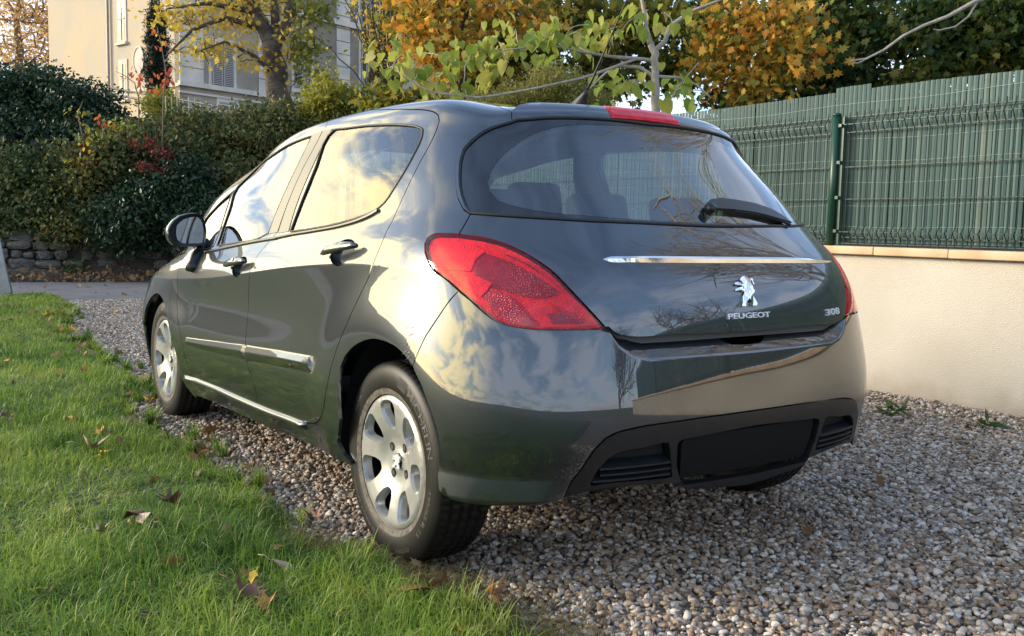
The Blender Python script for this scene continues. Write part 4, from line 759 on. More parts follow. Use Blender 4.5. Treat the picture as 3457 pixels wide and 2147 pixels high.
for s,dr,df_ in ((1,RD[0],FD[0]),(-1,RD[1],FD[1])):
    tubec('window_seal',O_['rear_glass_side'],.0048,SEAL,dr,-.001,closed=True,sgn=s)
    tubec('window_seal',O_['front_glass_side'],.0045,SEAL,df_,-.001,closed=True,sgn=s)
    tubec('window_seal',O_['quarter_light'],.004,SEAL,df_,-.001,closed=True,sgn=s)
    S_=np.array([s,1])
    bf=O_['beltF']*S_; br=O_['beltR'][:-2]*S_
    ribbon('belt_moulding',bf,bf-[0,.13],[(0,.003),(.3,.009),(.75,.008),(1,.0)],SATIN,df_,30)
    ribbon('belt_moulding',br,br-[0,.13],[(0,.003),(.3,.009),(.75,.008),(1,.0)],SATIN,dr,40)
    prof=[(0,0),(.02,.005),(.07,.007),(.40,.0135),(.47,.0142),(.55,.0132),(.93,.0065),(.98,.004),(1,0)]
    ribbon('side_moulding',O_['_strip1top']*S_,O_['_strip1bot']*S_,prof,PAINT,df_,40,taper=.008)
    ribbon('side_moulding',O_['_strip2top'][:3]*S_,np.array([O_['_strip2bot'][0],O_['_strip2bot'][1],[5.997,2.02]])*S_,prof,PAINT,dr,60,taper=.012)
    # door handles: a curved bar standing off the cup
    for key,d,keyhole in (('_handleR',dr,False),('_handleF',df_,True)):
        H=O_[key]*S_; a,b=H[0],H[-1]; n=13; tt=np.linspace(0,1,n); Q=a+(b-a)*tt[:,None]; X=surf(Q[:,0],Q[:,1]); N=BODY.N(Q[:,0],Q[:,1])
        up=np.array([0,0,1.]); V=[];K=10
        for i,t in enumerate(tt):
            st=.010+.019*math.sin(PI*min(max(t,.02),.98))**.55; hh=.019*(math.sin(PI*min(max(t,.03),.97))**.35); th=.010
            c=X[i]+N[i]*(st+.004)
            for k in range(K):
                an=2*PI*k/K; x=math.copysign(abs(math.cos(an))**.7,math.cos(an)); y=math.copysign(abs(math.sin(an))**.8,math.sin(an))
                V.append(c+N[i]*th*x+(up-N[i]*(up@N[i]))*hh*y)
        F=[(i*K+k,i*K+(k+1)%K,(i+1)*K+(k+1)%K,(i+1)*K+k) for i in range(n-1) for k in range(K)]+[tuple(range(K)),tuple(range((n-1)*K,n*K))]
        h=obj('door_handle',V,F,PAINT,d,True); fix(h)
        if keyhole and s==1:
            c=X[-4]+N[-4]*.052; b2=MB(); b2.tube([c-N[-4]*.006,c+N[-4]*.001],.0065,12); b2.build('key_cylinder',CHROME,d,False)
# --- sides, fenders, bonnet, roof
BS=both('body_side','body_side',PAINT,car,du=.10)
for s,b_ in ((1,BS[0]),(-1,BS[1])):
    S_=np.array([s,1]); st=O_['sillstep']*S_
    ribbon('sill_step',st+[0,.05],st-[0,.12],[(0,-.004),(.12,.012),(.35,.019),(.6,.018),(1,.002)],PAINT,b_,50,taper=.02,smooth=True)
both('front_fender','front_fender',PAINT,car,du=.12)
patch('bonnet',half14(O_['bonnet_half']),PAINT,car,du=.14)
patch('front_bumper',half14(O_['front_bumper_half']),PAINT,car,du=.14)
rh=O_['roof_half']
roofp=np.concatenate([rh,(rh*[-1,1])[::-1]]) # open on purpose: closed through the crown seam
def roof():
    """black glass roof: a sheet from the left rail over the crown to the right rail"""
    pl=O_['roof_half']; n=46; 
    us=np.interp(np.linspace(0,len(pl)-1,n),np.arange(len(pl)),pl[:,0]); vs_=np.interp(np.linspace(0,len(pl)-1,n),np.arange(len(pl)),pl[:,1]); vs_[0]=9.12
    V=[];F=[];K=15;
    a=np.linspace(0,1,8)
    for i in range(n):
        L=surf(np.full(8,us[i]),vs_[i]+(10.98-vs_[i])*a**.8)
        Rr=L[:-1][::-1]*[-1,1,1]; row=np.concatenate([L,Rr]); V+=list(row)
    # rear strip between the spoiler edge and the first station
    F=[(i*K+j,i*K+j+1,(i+1)*K+j+1,(i+1)*K+j) for i in range(n-1) for j in range(K-1)]
    return obj('glass_roof',V,F,BLACKG,car,True)
patch('glass_roof',np.concatenate([rh[:-1],[[14,9.1],[14,10.9],[0,10.9],[0,9.15],[.5,9.15],[1.0,9.15],[1.5,9.14],[1.9,9.11],[2.2,9.04]]]),BLACKG,car,du=.16,rim=.006)
patch('glass_roof',mir(np.concatenate([rh[:-1],[[14,9.1],[14,10.9],[0,10.9],[0,9.15],[.5,9.15],[1.0,9.15],[1.5,9.14],[1.9,9.11],[2.2,9.04]]])),BLACKG,car,du=.16,rim=.006)
patch('windscreen',half14(O_['wind_half']),WGLASS,car,du=.2,rim=0)
# --- tailgate
TG=patch('tailgate',half(O_['tailgate_half'][::-1]),PAINT,car,du=.075)
rw=half(O_['rear_window_half']); clr=half(O_['rear_clear_half'])
patch('window_border',rw,BLACKG,TG,[clr],off=-.002,gap=.001,rim=.004,du=.09)
RW=patch('rear_window',clr,RGLASS,TG,off=-.002,gap=0,rim=0,du=.09)
tubec('window_seal',rw,.0055,SEAL,TG,.000,closed=True)
# demister wires on the inside of the glass
for k in range(11):
    v=6.42+k*.165; ur=[]
    uu=np.linspace(-2.3,2.3,93); Q=np.stack([uu,np.full(93,v)],1); ins_=inside(Q,clr); q=Q[ins_]
    if len(q)>4:
        b=MB(); b.tube(surf(q[:,0],q[:,1])-BODY.N(q[:,0],q[:,1])*.004,.0006,3); b.build('demister_wire',SEAL,TG)
for s in (1,-1):
    P=O_['spoiler_side']*[s,1]; patch('spoiler_end',P if s==1 else P[::-1],PAINT,car,off=.006,gap=.001,rim=.02,du=.07)
lip=lambda u,v:.012*np.clip((v-8.75)/.3,0,1)
l3=[( .575,8.36),(.62,9.08),(0,9.1),(0,8.35)]
sph=O_['spoiler_half']; st_=sph[np.argmax(sph[:,0]<.01):] 
SPp=half(sph[::-1]) if sph[0][0]<.01 else half(sph)
g1=[p_ for p_ in sph if p_[0]>.60]
top=[p_ for p_ in g1 if p_[1]>8.6]; bot=[p_ for p_ in g1 if p_[1]<=8.6]
bot=sorted(bot,key=lambda q:q[0]); top=sorted(top,key=lambda q:-q[0])
vb=bot[0][1]
spl=np.array([(.585,vb)]+[tuple(b) for b in bot]+[tuple(t) for t in top]+[(.585,9.14)])
for s in (1,-1):
    P=spl*[s,1]; patch('spoiler',P if s==1 else P[::-1],PAINT,car,off=.004,df=lip,gap=.0015,rim=.03,du=.06)
LP=np.array([(-.585,8.36),(0,8.40),(.585,8.36),(.585,9.13),(0,9.14),(-.585,9.13)])
b3=patch('third_brake_light',LP,RED1,car,off=.006,df=lip,gap=.002,rim=.03,du=.06)
patch('lamp_lens',np.array([(-.55,8.5),(.55,8.5),(.55,8.98),(-.55,8.98)]),LENSG,b3,off=.010,df=lip,gap=0,rim=.006,du=.06)
# chrome strip, badge, lettering
ch=ribbon('chrome_strip',O_['chromeT'],O_['chromeB'],[(0,0),(.05,.006),(.5,.0105),(.95,.003),(1,0)],CHROME,TG,70,taper=.12)
patch('lion_emblem',O_['lion'],CHROME,TG,off=.007,gap=0,rim=.007,du=.025,df=lambda u,v:.0018*np.sin(u*38)*np.cos(v*11))
def text_geo(s,size,bold=0.,ext=.0):
    c=bpy.data.curves.new('txt','FONT'); c.body=s; c.size=size; c.offset=bold; c.extrude=ext; c.align_x='CENTER'; c.align_y='CENTER'; c.resolution_u=3
    o=bpy.data.objects.new('txt',c); COL.objects.link(o); dg=bpy.context.evaluated_depsgraph_get(); me=bpy.data.meshes.new_from_object(o.evaluated_get(dg))
    V=np.array([tuple(v.co) for v in me.vertices]); F=[tuple(p_.vertices) for p_ in me.polygons]
    bpy.data.objects.remove(o); bpy.data.curves.remove(c); bpy.data.meshes.remove(me); return V,F
def badge(s,cx_,v0,wd,hg,name,slant=0.,wide=1.,bold=.0015):
    """raised letters on the tailgate, each a mesh of its own"""
    V,F=text_geo(s,1.,bold=.012,ext=.05); w0=V[:,0].max()-V[:,0].min(); h0=V[:,1].max()-V[:,1].min()
    # letters as islands
    n=len(V); par=list(range(n))
    def fd(i):
        while par[i]!=i: par[i]=par[par[i]]; i=par[i]
        return i
    for f in F:
        for i in f[1:]: par[fd(i)]=fd(f[0])
    x=V[:,0]/w0*wd; z=(V[:,1]-(V[:,1].max()+V[:,1].min())/2)/h0*hg; x=x+z*slant
    c=surf(np.array([cx_]),np.array([v0]))[0]; e=1e-2
    du=(surf(np.array([cx_+e]),np.array([v0]))[0]-surf(np.array([cx_-e]),np.array([v0]))[0])/(2*e); dv=(surf(np.array([cx_]),np.array([v0+e]))[0]-surf(np.array([cx_]),np.array([v0-e]))[0])/(2*e)
    U=cx_-x/np.linalg.norm(du); W_=v0+z/np.linalg.norm(dv); N=BODY.N(U,W_); X=surf(U,W_)+N*((V[:,2]+.05)*.045+.0005)[:,None]
    groups={}
    for i,f in enumerate(F): groups.setdefault(fd(f[0]),[]).append(f)
    # merge islands closer than a letter gap (hole rims)
    gl=sorted(groups.values(),key=lambda g:x[list({i for f in g for i in f})].mean())
    for g in gl:
        idx=sorted({i for f in g for i in f}); mp={a:b for b,a in enumerate(idx)}
        o=obj(name,X[idx],[tuple(mp[i] for i in f) for f in g],BSHEEN,TG); fix(o)
badge('PEUGEOT',-.006,3.898,.188,.0165,'letter')
badge('308',-1.532,3.82,.088,.022,'digit',slant=.25)
# wiper
wp=np.concatenate([O_['wiperT'],O_['wiperB'][::-1]])
wiper_=patch('wiper_arm',O_['wiperT'][[0,1,2,3,4,5,6,7]].tolist()+O_['wiperB'][::-1][3:].tolist(),BLACKP,TG,off=.016,gap=0,rim=.012,du=.06)
bl=O_['wiperB'][3:]; X=surf(bl[:,0],bl[:,1])+BODY.N(bl[:,0],bl[:,1])*.008; b=MB(); b.tube(X,.006,5); b.build('wiper_blade',SEAL,TG)
c=O_['_wiperpivot'][0]+[.05,-.12]; X=surf(np.array([c[0]]),np.array([c[1]]))[0]; N=BODY.N(c[:1],c[1:])[0]
b=MB(); b.tube([X,X+N*.03],.017,14); b.build('wiper_pivot',BLACKP,TG,True)
# --- tail lamps
seg1=None
def tlamp(s):
    P=O_['tail_lamp']*[s,1]; P=P if s==1 else P[::-1]
    L=patch('tail_lamp',P,RED1,car,off=-.014,gap=.004,rim=.03,du=.05)
    rimP=patch('lamp_housing',P,BLACKG,L,off=-.020,gap=.0,rim=.02,du=.12)
    patch('lamp_lens',P,LENSG,L,off=.003,gap=.0055,rim=.012,du=.055,df=lambda u,v:0*u)
    for nm,q,m,o_ in LSEG:
        Q=np.array(q)*[s,1]; patch(nm,Q if s==1 else Q[::-1],m,L,off=o_,gap=0,rim=.004,du=.05)
LSEG=[('indicator_reflector',[(4.226,5.074),(3.807,5.256),(3.505,5.249),(3.266,5.158),(3.435,4.847),(3.515,4.484),(4.028,4.277),(4.188,4.446),(4.25,4.822)],RED1,-0.008),('lamp_bowl',[(3.408,4.834),(3.266,5.113),(2.952,5.138),(2.7,4.961),(2.514,4.704),(2.401,4.401),(2.585,4.241),(2.77,4.218),(2.917,4.239),(3.185,4.275),(3.434,4.438)],RED2,-0.0085),('side_reflector',[(4.023,4.195),(3.514,4.429),(3.187,4.354),(3.251,4.146),(3.335,3.939),(3.525,4.028)],RED1,-0.007),('reversing_lamp',[(3.289,3.978),(3.184,4.217),(2.965,4.162),(2.609,3.606),(2.724,3.567),(2.921,3.607),(3.108,3.683)],RED3,-0.007),('fog_reflector',[(2.823,4.067),(2.603,4.198),(2.242,4.308),(2.127,4.106),(1.966,3.76),(2.2,3.665),(2.544,3.585)],RED1,-0.0065),('reflector_tile',[(2.52,3.909),(2.232,3.989),(2.121,3.769),(2.449,3.693)],RED2,-0.004),]

def lamp_ribs(s):
    L=[o for o in car.children if o.name.startswith('tail_lamp')][0 if s==1 else 1]; b=MB()
    for k in range(15):
        t=k/14; a=np.array([2.52-.50*t,4.17-.36*t]); c=a+[-.10,-.20]; Q=np.array([a,(a+c)/2,c])*[s,1]; X=surf(Q[:,0],Q[:,1])-BODY.N(Q[:,0],Q[:,1])*.0045; b.tube(X,[.0008,.0018,.0008],4)
    for k in range(7):
        t=k/6; Q=np.array([(3.35-.1*t,5.20-.12*t),(3.0-.1*t,5.10-.16*t),(2.75-.12*t,4.93-.2*t),(2.5-.14*t,4.66-.26*t)])*[s,1]; X=surf(Q[:,0],Q[:,1])-BODY.N(Q[:,0],Q[:,1])*.0055; b.tube(X,.0011,4)
    b.build('lens_ribs',RED3 if 0 else RED1,L)['kind']='stuff'
tlamp(1); tlamp(-1); lamp_ribs(1); lamp_ribs(-1)
# --- rear bumper with scooped ledge under the tailgate
VC=np.array([(0,2.93),(.8,2.94),(1.35,2.95),(1.55,3.04),(1.7,3.22),(1.82,3.5),(1.95,3.9),(2.6,4.4)])
def sst(x): x=np.clip(x,0,1); return x*x*(3-2*x)
def ledge(u,v):
    """scooped shelf under the tailgate, and the creased lip low on the corner"""
    a=np.abs(u); vc=np.interp(a,VC[:,0],VC[:,1]); d=np.clip((v-vc)/.5,0,1.3); k=sst((2.02-a)/.3)
    k2=sst((a-1.95)/.7)*sst((4.15-a)/.35); up=np.clip((1.10-v)/.42,0,1); dn=np.clip((.68-v)/.4,0,1)
    return -.042*d*k+(.024*up-.030*dn)*k2
RB=patch('rear_bumper',half(O_['rear_bumper_half']),PAINT,car,du=.06,df=ledge,extra=VC)
ventL=O_['vent']; 
plate_h=np.array([(1.055,1.56),(1.03,1.2),(.945,.80),(.90,.74),(0,.70),(0,1.72),(.98,1.66),(1.04,1.63)])
rec=lambda u,v:0*u
def lipd(u,v):
    a=np.abs(u); k=np.clip((1.22-a)/.14,0,1); w_=np.clip((1.1-v)/.5,0,1); return .014*k*w_+.004
LT=patch('lower_grille_panel',half(O_['lower_trim_half']),BLACKP,RB,[ventL,mir(ventL),half(plate_h)],du=.07,df=lipd,gap=.002,rim=.03)
for s in (1,-1):
    P=ventL*[s,1]; P=P if s==1 else P[::-1]
    patch('vent_back',P,DARK,LT,off=-.03,gap=0,rim=0,du=.15)
    # five blades across the vent
    for k in range(5):
        v=.78+k*.125; uu=np.linspace(1.1,2.6,151); Q=np.stack([uu,np.full(151,v)],1); q=Q[inside(Q,ventL)]
        if len(q)<5: continue
        q=q[::8]*[s,1]; X=surf(q[:,0],q[:,1],lipd); N=BODY.N(q[:,0],q[:,1]); n=len(q)
        V=[];
        for x,nn_ in zip(X,N): 
            for a,z_ in ((.001,-.004),(.001,.001),(-.026,.014),(-.026,.009)): V.append(x+nn_*a+np.array([0,0,z_]))
        F=[(i*4+j,i*4+(j+1)%4,i*4+4+(j+1)%4,i*4+4+j) for i in range(n-1) for j in range(4)]+[(0,1,2,3),((n-1)*4,(n-1)*4+1,(n-1)*4+2,(n-1)*4+3)]
        o=obj('vent_blade',V,F,BLACKP,LT); fix(o)
patch('plate_recess',half(plate_h),BLACKP,LT,off=-.018,gap=-.002,rim=0,du=.2)
PL=np.array([(.93,.84),(.965,1.25),(.985,1.55),(.95,1.665),(.5,1.68),(0,1.68),(0,.80),(.5,.805),(.90,.82)])
patch('number_plate',half(PL),PLATE,LT,off=-.004,gap=0,rim=.01,du=.2)
# paint scuffs at the bumper joint
SC=mat('scuffed_paint',(.8,.8,.76),.8)
bs=MB()
q0=np.array([4.40,2.85])
for k in range(13):
    a=q0+[rng.normal(0,.03),rng.uniform(-.15,.55)]; d=np.array([-.03-rng.random()*.10,rng.uniform(.03,.12)]); b_=a+d*(.4+rng.random()*.8)
    Q=np.array([a,(a+b_)/2,b_]); X=surf(Q[:,0],Q[:,1])+BODY.N(Q[:,0],Q[:,1])*.0022; bs.tube(X,[.0003,.0010,.0003],3)
bs.build('paint_scuff',SC,RB)['kind']='stuff'
# --- wheels
def tyre_mod(n):
    def f(j,i,a,r):
        if 5<=j<=7 or 16<=j<=18:
            if (i//2)%2: r-=.0045
        return a,r
    return f
TP=[(-.075,.198),(-.090,.212),(-.0985,.24),(-.1005,.265),(-.097,.29),(-.090,.3035),(-.084,.310),(-.074,.3145),(-.056,.3165),(-.054,.309),(-.048,.309),(-.046,.317),(-.022,.3175),(-.020,.309),(-.013,.309),(-.011,.3175),
    (.074,.3145),(.084,.310),(.090,.3035),(.097,.29),(.1005,.265),(.0985,.24),(.090,.212),(.075,.198)]
TP=TP[:16]+[(.011,.3175),(.013,.309),(.020,.309),(.022,.3175),(.046,.317),(.048,.309),(.054,.309),(.056,.3165)]+TP[16:]
def tmod(j,i,a,r):
    if (7<=j<=8 or len(TP)-9<=j<=len(TP)-8) and i%4==0: r-=.006
    if (11<=j<=12 or 15<=j<=16 or 19<=j<=20) and i%5==0: r-=.005
    return a,r
tyV,tyF=lathe(TP,300,mod=tmod); TY=mesh_np('tyre',tyV,tyF,RUBBER,True)
def hcap():
    """seven-spoke hub cap: height over radius, openings cut through, built looking along -x"""
    def hgt(x,y):
        r=np.hypot(x,y); h=np.interp(r,[0,.03,.034,.05,.075,.11,.15,.185,.20,.2085],[-.030,-.029,-.031,-.034,-.030,-.014,-.003,.002,.001,-.006]); return h
    outer=np.array([(.2085*math.cos(a),.2085*math.sin(a)) for a in np.linspace(0,2*PI,120,endpoint=False)])
    holes=[];big=[]
    for k in range(7):
        th=PI/2+.12+2*PI*k/7
        def ring(r0,r1,w0,w1,n=30,p=3.2):
            o=[]
            for a in np.linspace(0,2*PI,n,endpoint=False):
                c_,s_=math.cos(a),math.sin(a); x=math.copysign(abs(c_)**(2/p),c_); y=math.copysign(abs(s_)**(2/p),s_)
                r=(r0+r1)/2+(r1-r0)/2*x; w=(w0+(w1-w0)*(x+1)/2)*y; t=th+w/r; o.append((r*math.cos(t),r*math.sin(t)))
            return np.array(o)
        big.append(ring(.100,.195,.0225,.056)); holes.append(ring(.112,.189,.0165,.044))
    lug=[]
    for k in range(4):
        a=R(45+8)+k*PI/2; lug.append(np.array([(.058*math.cos(a)+.0155*math.cos(t),.058*math.sin(a)+.0155*math.sin(t)) for t in np.linspace(0,2*PI,16,endpoint=False)]))
    loops=[outer]+big+lug
    g=np.arange(-.21,.21,.0085); G=np.stack(np.meshgrid(g,g),-1).reshape(-1,2); G=G[np.hypot(*G.T)<.204]
    for P in big+lug: 
        G=G[~inside(G,P)]; G=G[bdist(G,P,1.)>.003]
    rr=np.array([(r*math.cos(a),r*math.sin(a)) for r in (.028,.034,.2) for a in np.linspace(0,2*PI,48,endpoint=False)])
    k_=np.ones(len(rr),bool)
    for P in big+lug: k_&=~inside(rr,P)&(bdist(rr,P,1.)>.003)
    G=np.concatenate([G[bdist(G,outer,1.)>.004],rr[k_]])
    edges=[];k=0
    for P in loops: n=len(P); edges+=[(k+i,k+(i+1)%n) for i in range(n)];k+=n
    vo,_,fo,_,_,_=delaunay_2d_cdt([Vector(a) for a in np.concatenate(loops+[G]).tolist()],edges,[],0,1e-7)
    vo=np.array([tuple(x) for x in vo]); C=np.array([vo[list(f)].mean(0) for f in fo]); ok=inside(C,outer)
    for P in big+lug: ok&=~inside(C,P)
    F=[tuple(f)[::-1] for f,o_ in zip(fo,ok) if o_]
    h=hgt(vo[:,0],vo[:,1]); V=[(-h[i],-vo[i,0],vo[i,1]) for i in range(len(vo))]
    nm=len(F)
    def wall(A,B,ha,hb):
        k=len(V); n=len(A)
        for q,hh in ((A,ha),(B,hb)):
            for i in range(n): V.append((-hh[i],-q[i,0],q[i,1]))
        for i in range(n): j=(i+1)%n; F.append((k+i,k+j,k+n+j,k+n+i))
    for A,B in zip(big,holes):
        md=(A+B)/2; wall(A,md,hgt(*A.T),hgt(*A.T)-.010); wall(md,B,hgt(*A.T)-.010,hgt(*B.T)-.030)
    for P in lug:
        c_=P.mean(0); wall(P,c_+(P-c_)*.85,hgt(*P.T),hgt(*P.T)-.014)
    wall(outer,outer*.985,hgt(*outer.T),hgt(*outer.T)-.02)
    me=mesh_np('hubcap',V,F,HUB,True); return me
HC=hcap()
def disc(name,r,x,m,n=40,hole=0.):
    V=[(x,0,0)]+[(x,r*math.cos(2*PI*i/n),r*math.sin(2*PI*i/n)) for i in range(n)]; return mesh_np(name,V,[(0,i+1,(i+1)%n+1) for i in range(n)],m)
BK=disc('wheel_disc',.2,.052,DARKM)
b=MB(); 
for k in range(4):
    a=R(53)+k*PI/2; b.tube([(.048,-.058*math.cos(a),.058*math.sin(a)),(.026,-.058*math.cos(a),.058*math.sin(a))],.0095,6)
lug_me=mesh_np('wheel_nuts',b.V,b.F,mat('nut_steel',(.12,.12,.12),.4,metal=.7))
cv,cf=lathe([(.0235,0.0),(.0235,.018),(.0245,.0245),(.034,.027)],32); capm=mesh_np('centre_cap',cv,cf,BLACKG,True)
lv=O_['lion']; lc=(lv.max(0)+lv.min(0))/2; lw_=np.stack([(lv[:,0]-lc[0])*.285,(lv[:,1]-lc[1])*.122],1)*.56
lg=mesh_np('cap_emblem',[(.0205,a,z_) for a,z_ in lw_]+[(.0235,a,z_) for a,z_ in lw_],[tuple(range(len(lw_)))]+[(i,(i+1)%len(lw_),len(lw_)+(i+1)%len(lw_),len(lw_)+i) for i in range(len(lw_))],BSHEEN)
def arc_text(s,phi0,r0,h,name='sidewall_lettering',spread=1.):
    V,F=text_geo(s,1.,bold=.02); V=V.copy(); x=V[:,0]-V[:,0].min(); k=h/.72; ph=phi0+x*k*spread/r0; r=r0+(V[:,1])*k
    # sidewall x from the tyre profile
    px=np.interp(r,[.212,.24,.265,.29,.3035],[-.090,-.0985,-.1005,-.097,-.090])-.0012
    P=np.stack([px,-r*np.sin(ph),r*np.cos(ph)],1); return P,F
txt=MB()
for s_,ph,r0,h,sp in (('MICHELIN',R(27),.268,.026,1.45),('195/65 R 15',R(97),.262,.017,1.55),('OUTSIDE',R(150),.275,.012,1.4),('ENERGY SAVER',R(200),.262,.015,1.5),('RADIAL',R(298),.262,.012,1.4)):
    P,F=arc_text(s_,ph,r0,h,spread=sp); txt.add(P,F)
TXm=mesh_np('sidewall_lettering',txt.V,txt.F,RUBBER2)
logo=MB()
for k in range(7):    # ribbed patch before the maker's name
    r0=.252+k*.0052; a=np.linspace(R(13),R(24),6); px=np.interp(r0,[.212,.24,.265,.29,.3035],[-.090,-.0985,-.1005,-.097,-.090])-.001
    V=[];
    for t in a: V+= [(px,-r0*math.sin(t),r0*math.cos(t)),(px,-(r0+.003)*math.sin(t),(r0+.003)*math.cos(t))]
    logo.add(V,[(2*i,2*i+1,2*i+3,2*i+2) for i in range(5)])
LGm=mesh_np('sidewall_ribs',logo.V,logo.F,RUBBER2)
DUST=mat('brake_dust',(.13,.115,.095),.8,noise=(60,(.05,.047,.042)))
rv,rf=lathe([(-.0915,.2125),(-.097,.232)],80); RG=mesh_np('sidewall_dust',rv,rf,DUST)
def wheel(x,y,z,side,spin):
    wh=empty('wheel',(x,y,z)); wh.parent=car; wh.rotation_euler=(spin,0,0 if side<0 else PI)
    for nm,me,dx in (('tyre',TY,0),('hubcap',HC,-.094),('wheel_disc',BK,-.07),('wheel_nuts',lug_me,-.09),('centre_cap',capm,-.094),('cap_emblem',lg,-.094),('sidewall_lettering',TXm,0),('sidewall_ribs',LGm,0),('sidewall_dust',RG,0)):
        link(nm,me,wh,(dx,0,0))
    return wh
wheel(-.7645,0,.311,-1,0); wheel(-.7645,2.608,.305,-1,R(-38)); wheel(.7645,0,.311,1,0); wheel(.7645,2.608,.305,1,1.)
# --- wheel wells, underbody, lining
b=MB()
for s in (-1,1):
    for cy_,cz_,r_,a0,a1 in ((0,.32,.380,-.22,PI-.02),(2.608,.315,.362,.1,PI+.35)):
        b=MB()
        n=26; V=[]
        for i in range(n+1):
            a=a0+(a1-a0)*i/n
            for x in (.52,.845): V.append((s*x,cy_+r_*math.cos(a),cz_+r_*math.sin(a)))
        b.add(V,[(2*i,2*i+1,2*i+3,2*i+2) for i in range(n)])
        b.build('wheel_arch_liner',DARK,car)
        b=MB(); b.box((s*.515,cy_,.50),(.004,.36,.22)); b.build('inner_arch_panel',DARK,car)
b=MB(); b.box((0,1.30,.24),(.74,.98,.03)); b.box((0,-.30,.33),(.50,.26,.03)); b.box((0,3.1,.25),(.66,.2,.03)); b.box((0,0,.27),(.5,.36,.03)); b.box((0,2.6,.26),(.5,.42,.03)); b.build('underbody',DARK,car)
b=MB(); b.tube([(-.5,0,.29),(.5,0,.29)],.035,8); b.build('rear_axle',DARKM,car)
full=np.array([(-13.98,3.3),(13.98,3.3),(13.98,10.9),(-13.98,10.9)])
side=lambda P,s:P*[s,1] if s==1 else (P*[-1,1])[::-1]
hol=[clr]+[side(O_[k],s) for k in ('rear_glass_side','front_glass_side','quarter_light') for s in (1,-1)]
archcut=lambda s:side(np.array([(3.75,.36),(3.9,1.6),(4.35,2.5),(5.0,2.75),(5.5,2.2),(5.6,.36)]),s)
archf=lambda s:side(np.array([(9.15,.36),(9.3,1.8),(9.9,2.7),(10.6,2.3),(10.9,.36)]),s)
def wh14(): 
    return [np.array([(10.8,6.5),(13.9,6.5),(13.9,8.9),(10.8,8.9)]),np.array([(-10.8,6.5),(-13.9,6.5),(-13.9,8.9),(-10.8,8.9)])]
patch('interior_lining',full,LINING,car,hol+wh14(),off=-.028,gap=0,rim=0,du=.22)
# seats
for x in (-.36,.36):
    s_=rbox('front_seat',(.48,.16,.62),(x,1.02,.78),FABRIC,car,.06,rot=(R(-14),0,0),taper=(.82,1)); rbox('head_restraint',(.27,.10,.17),(x,.925,1.17),FABRIC,car,.045,rot=(R(-10),0,0))
    rbox('seat_cushion',(.48,.5,.15),(x,1.28,.48),FABRIC,car,.05)
rbox('rear_bench',(1.22,.16,.56),(0,.13,.78),FABRIC,car,.06,rot=(R(-16),0,0)); rbox('rear_bench_cushion',(1.2,.5,.16),(0,.42,.48),FABRIC,car,.05)
for x in (-.4,0,.4): rbox('head_restraint',(.25,.09,.13),(x,.05,1.11),FABRIC,car,.04,rot=(R(-12),0,0))
rbox('parcel_shelf',(1.15,.42,.03),(0,-.17,.985),LINING,car,.01); rbox('dashboard',(1.3,.42,.3),(0,2.15,.86),FABRIC,car,.08)
V,F=lathe([(0,.18),(.012,.19),(0,.2),(-.012,.19),(0,.18)],28); sw=obj('steering_wheel',V,F,SEAL,car,True,loc=(-.36,1.75,.93)); sw.rotation_euler=(0,R(-25),PI/2)
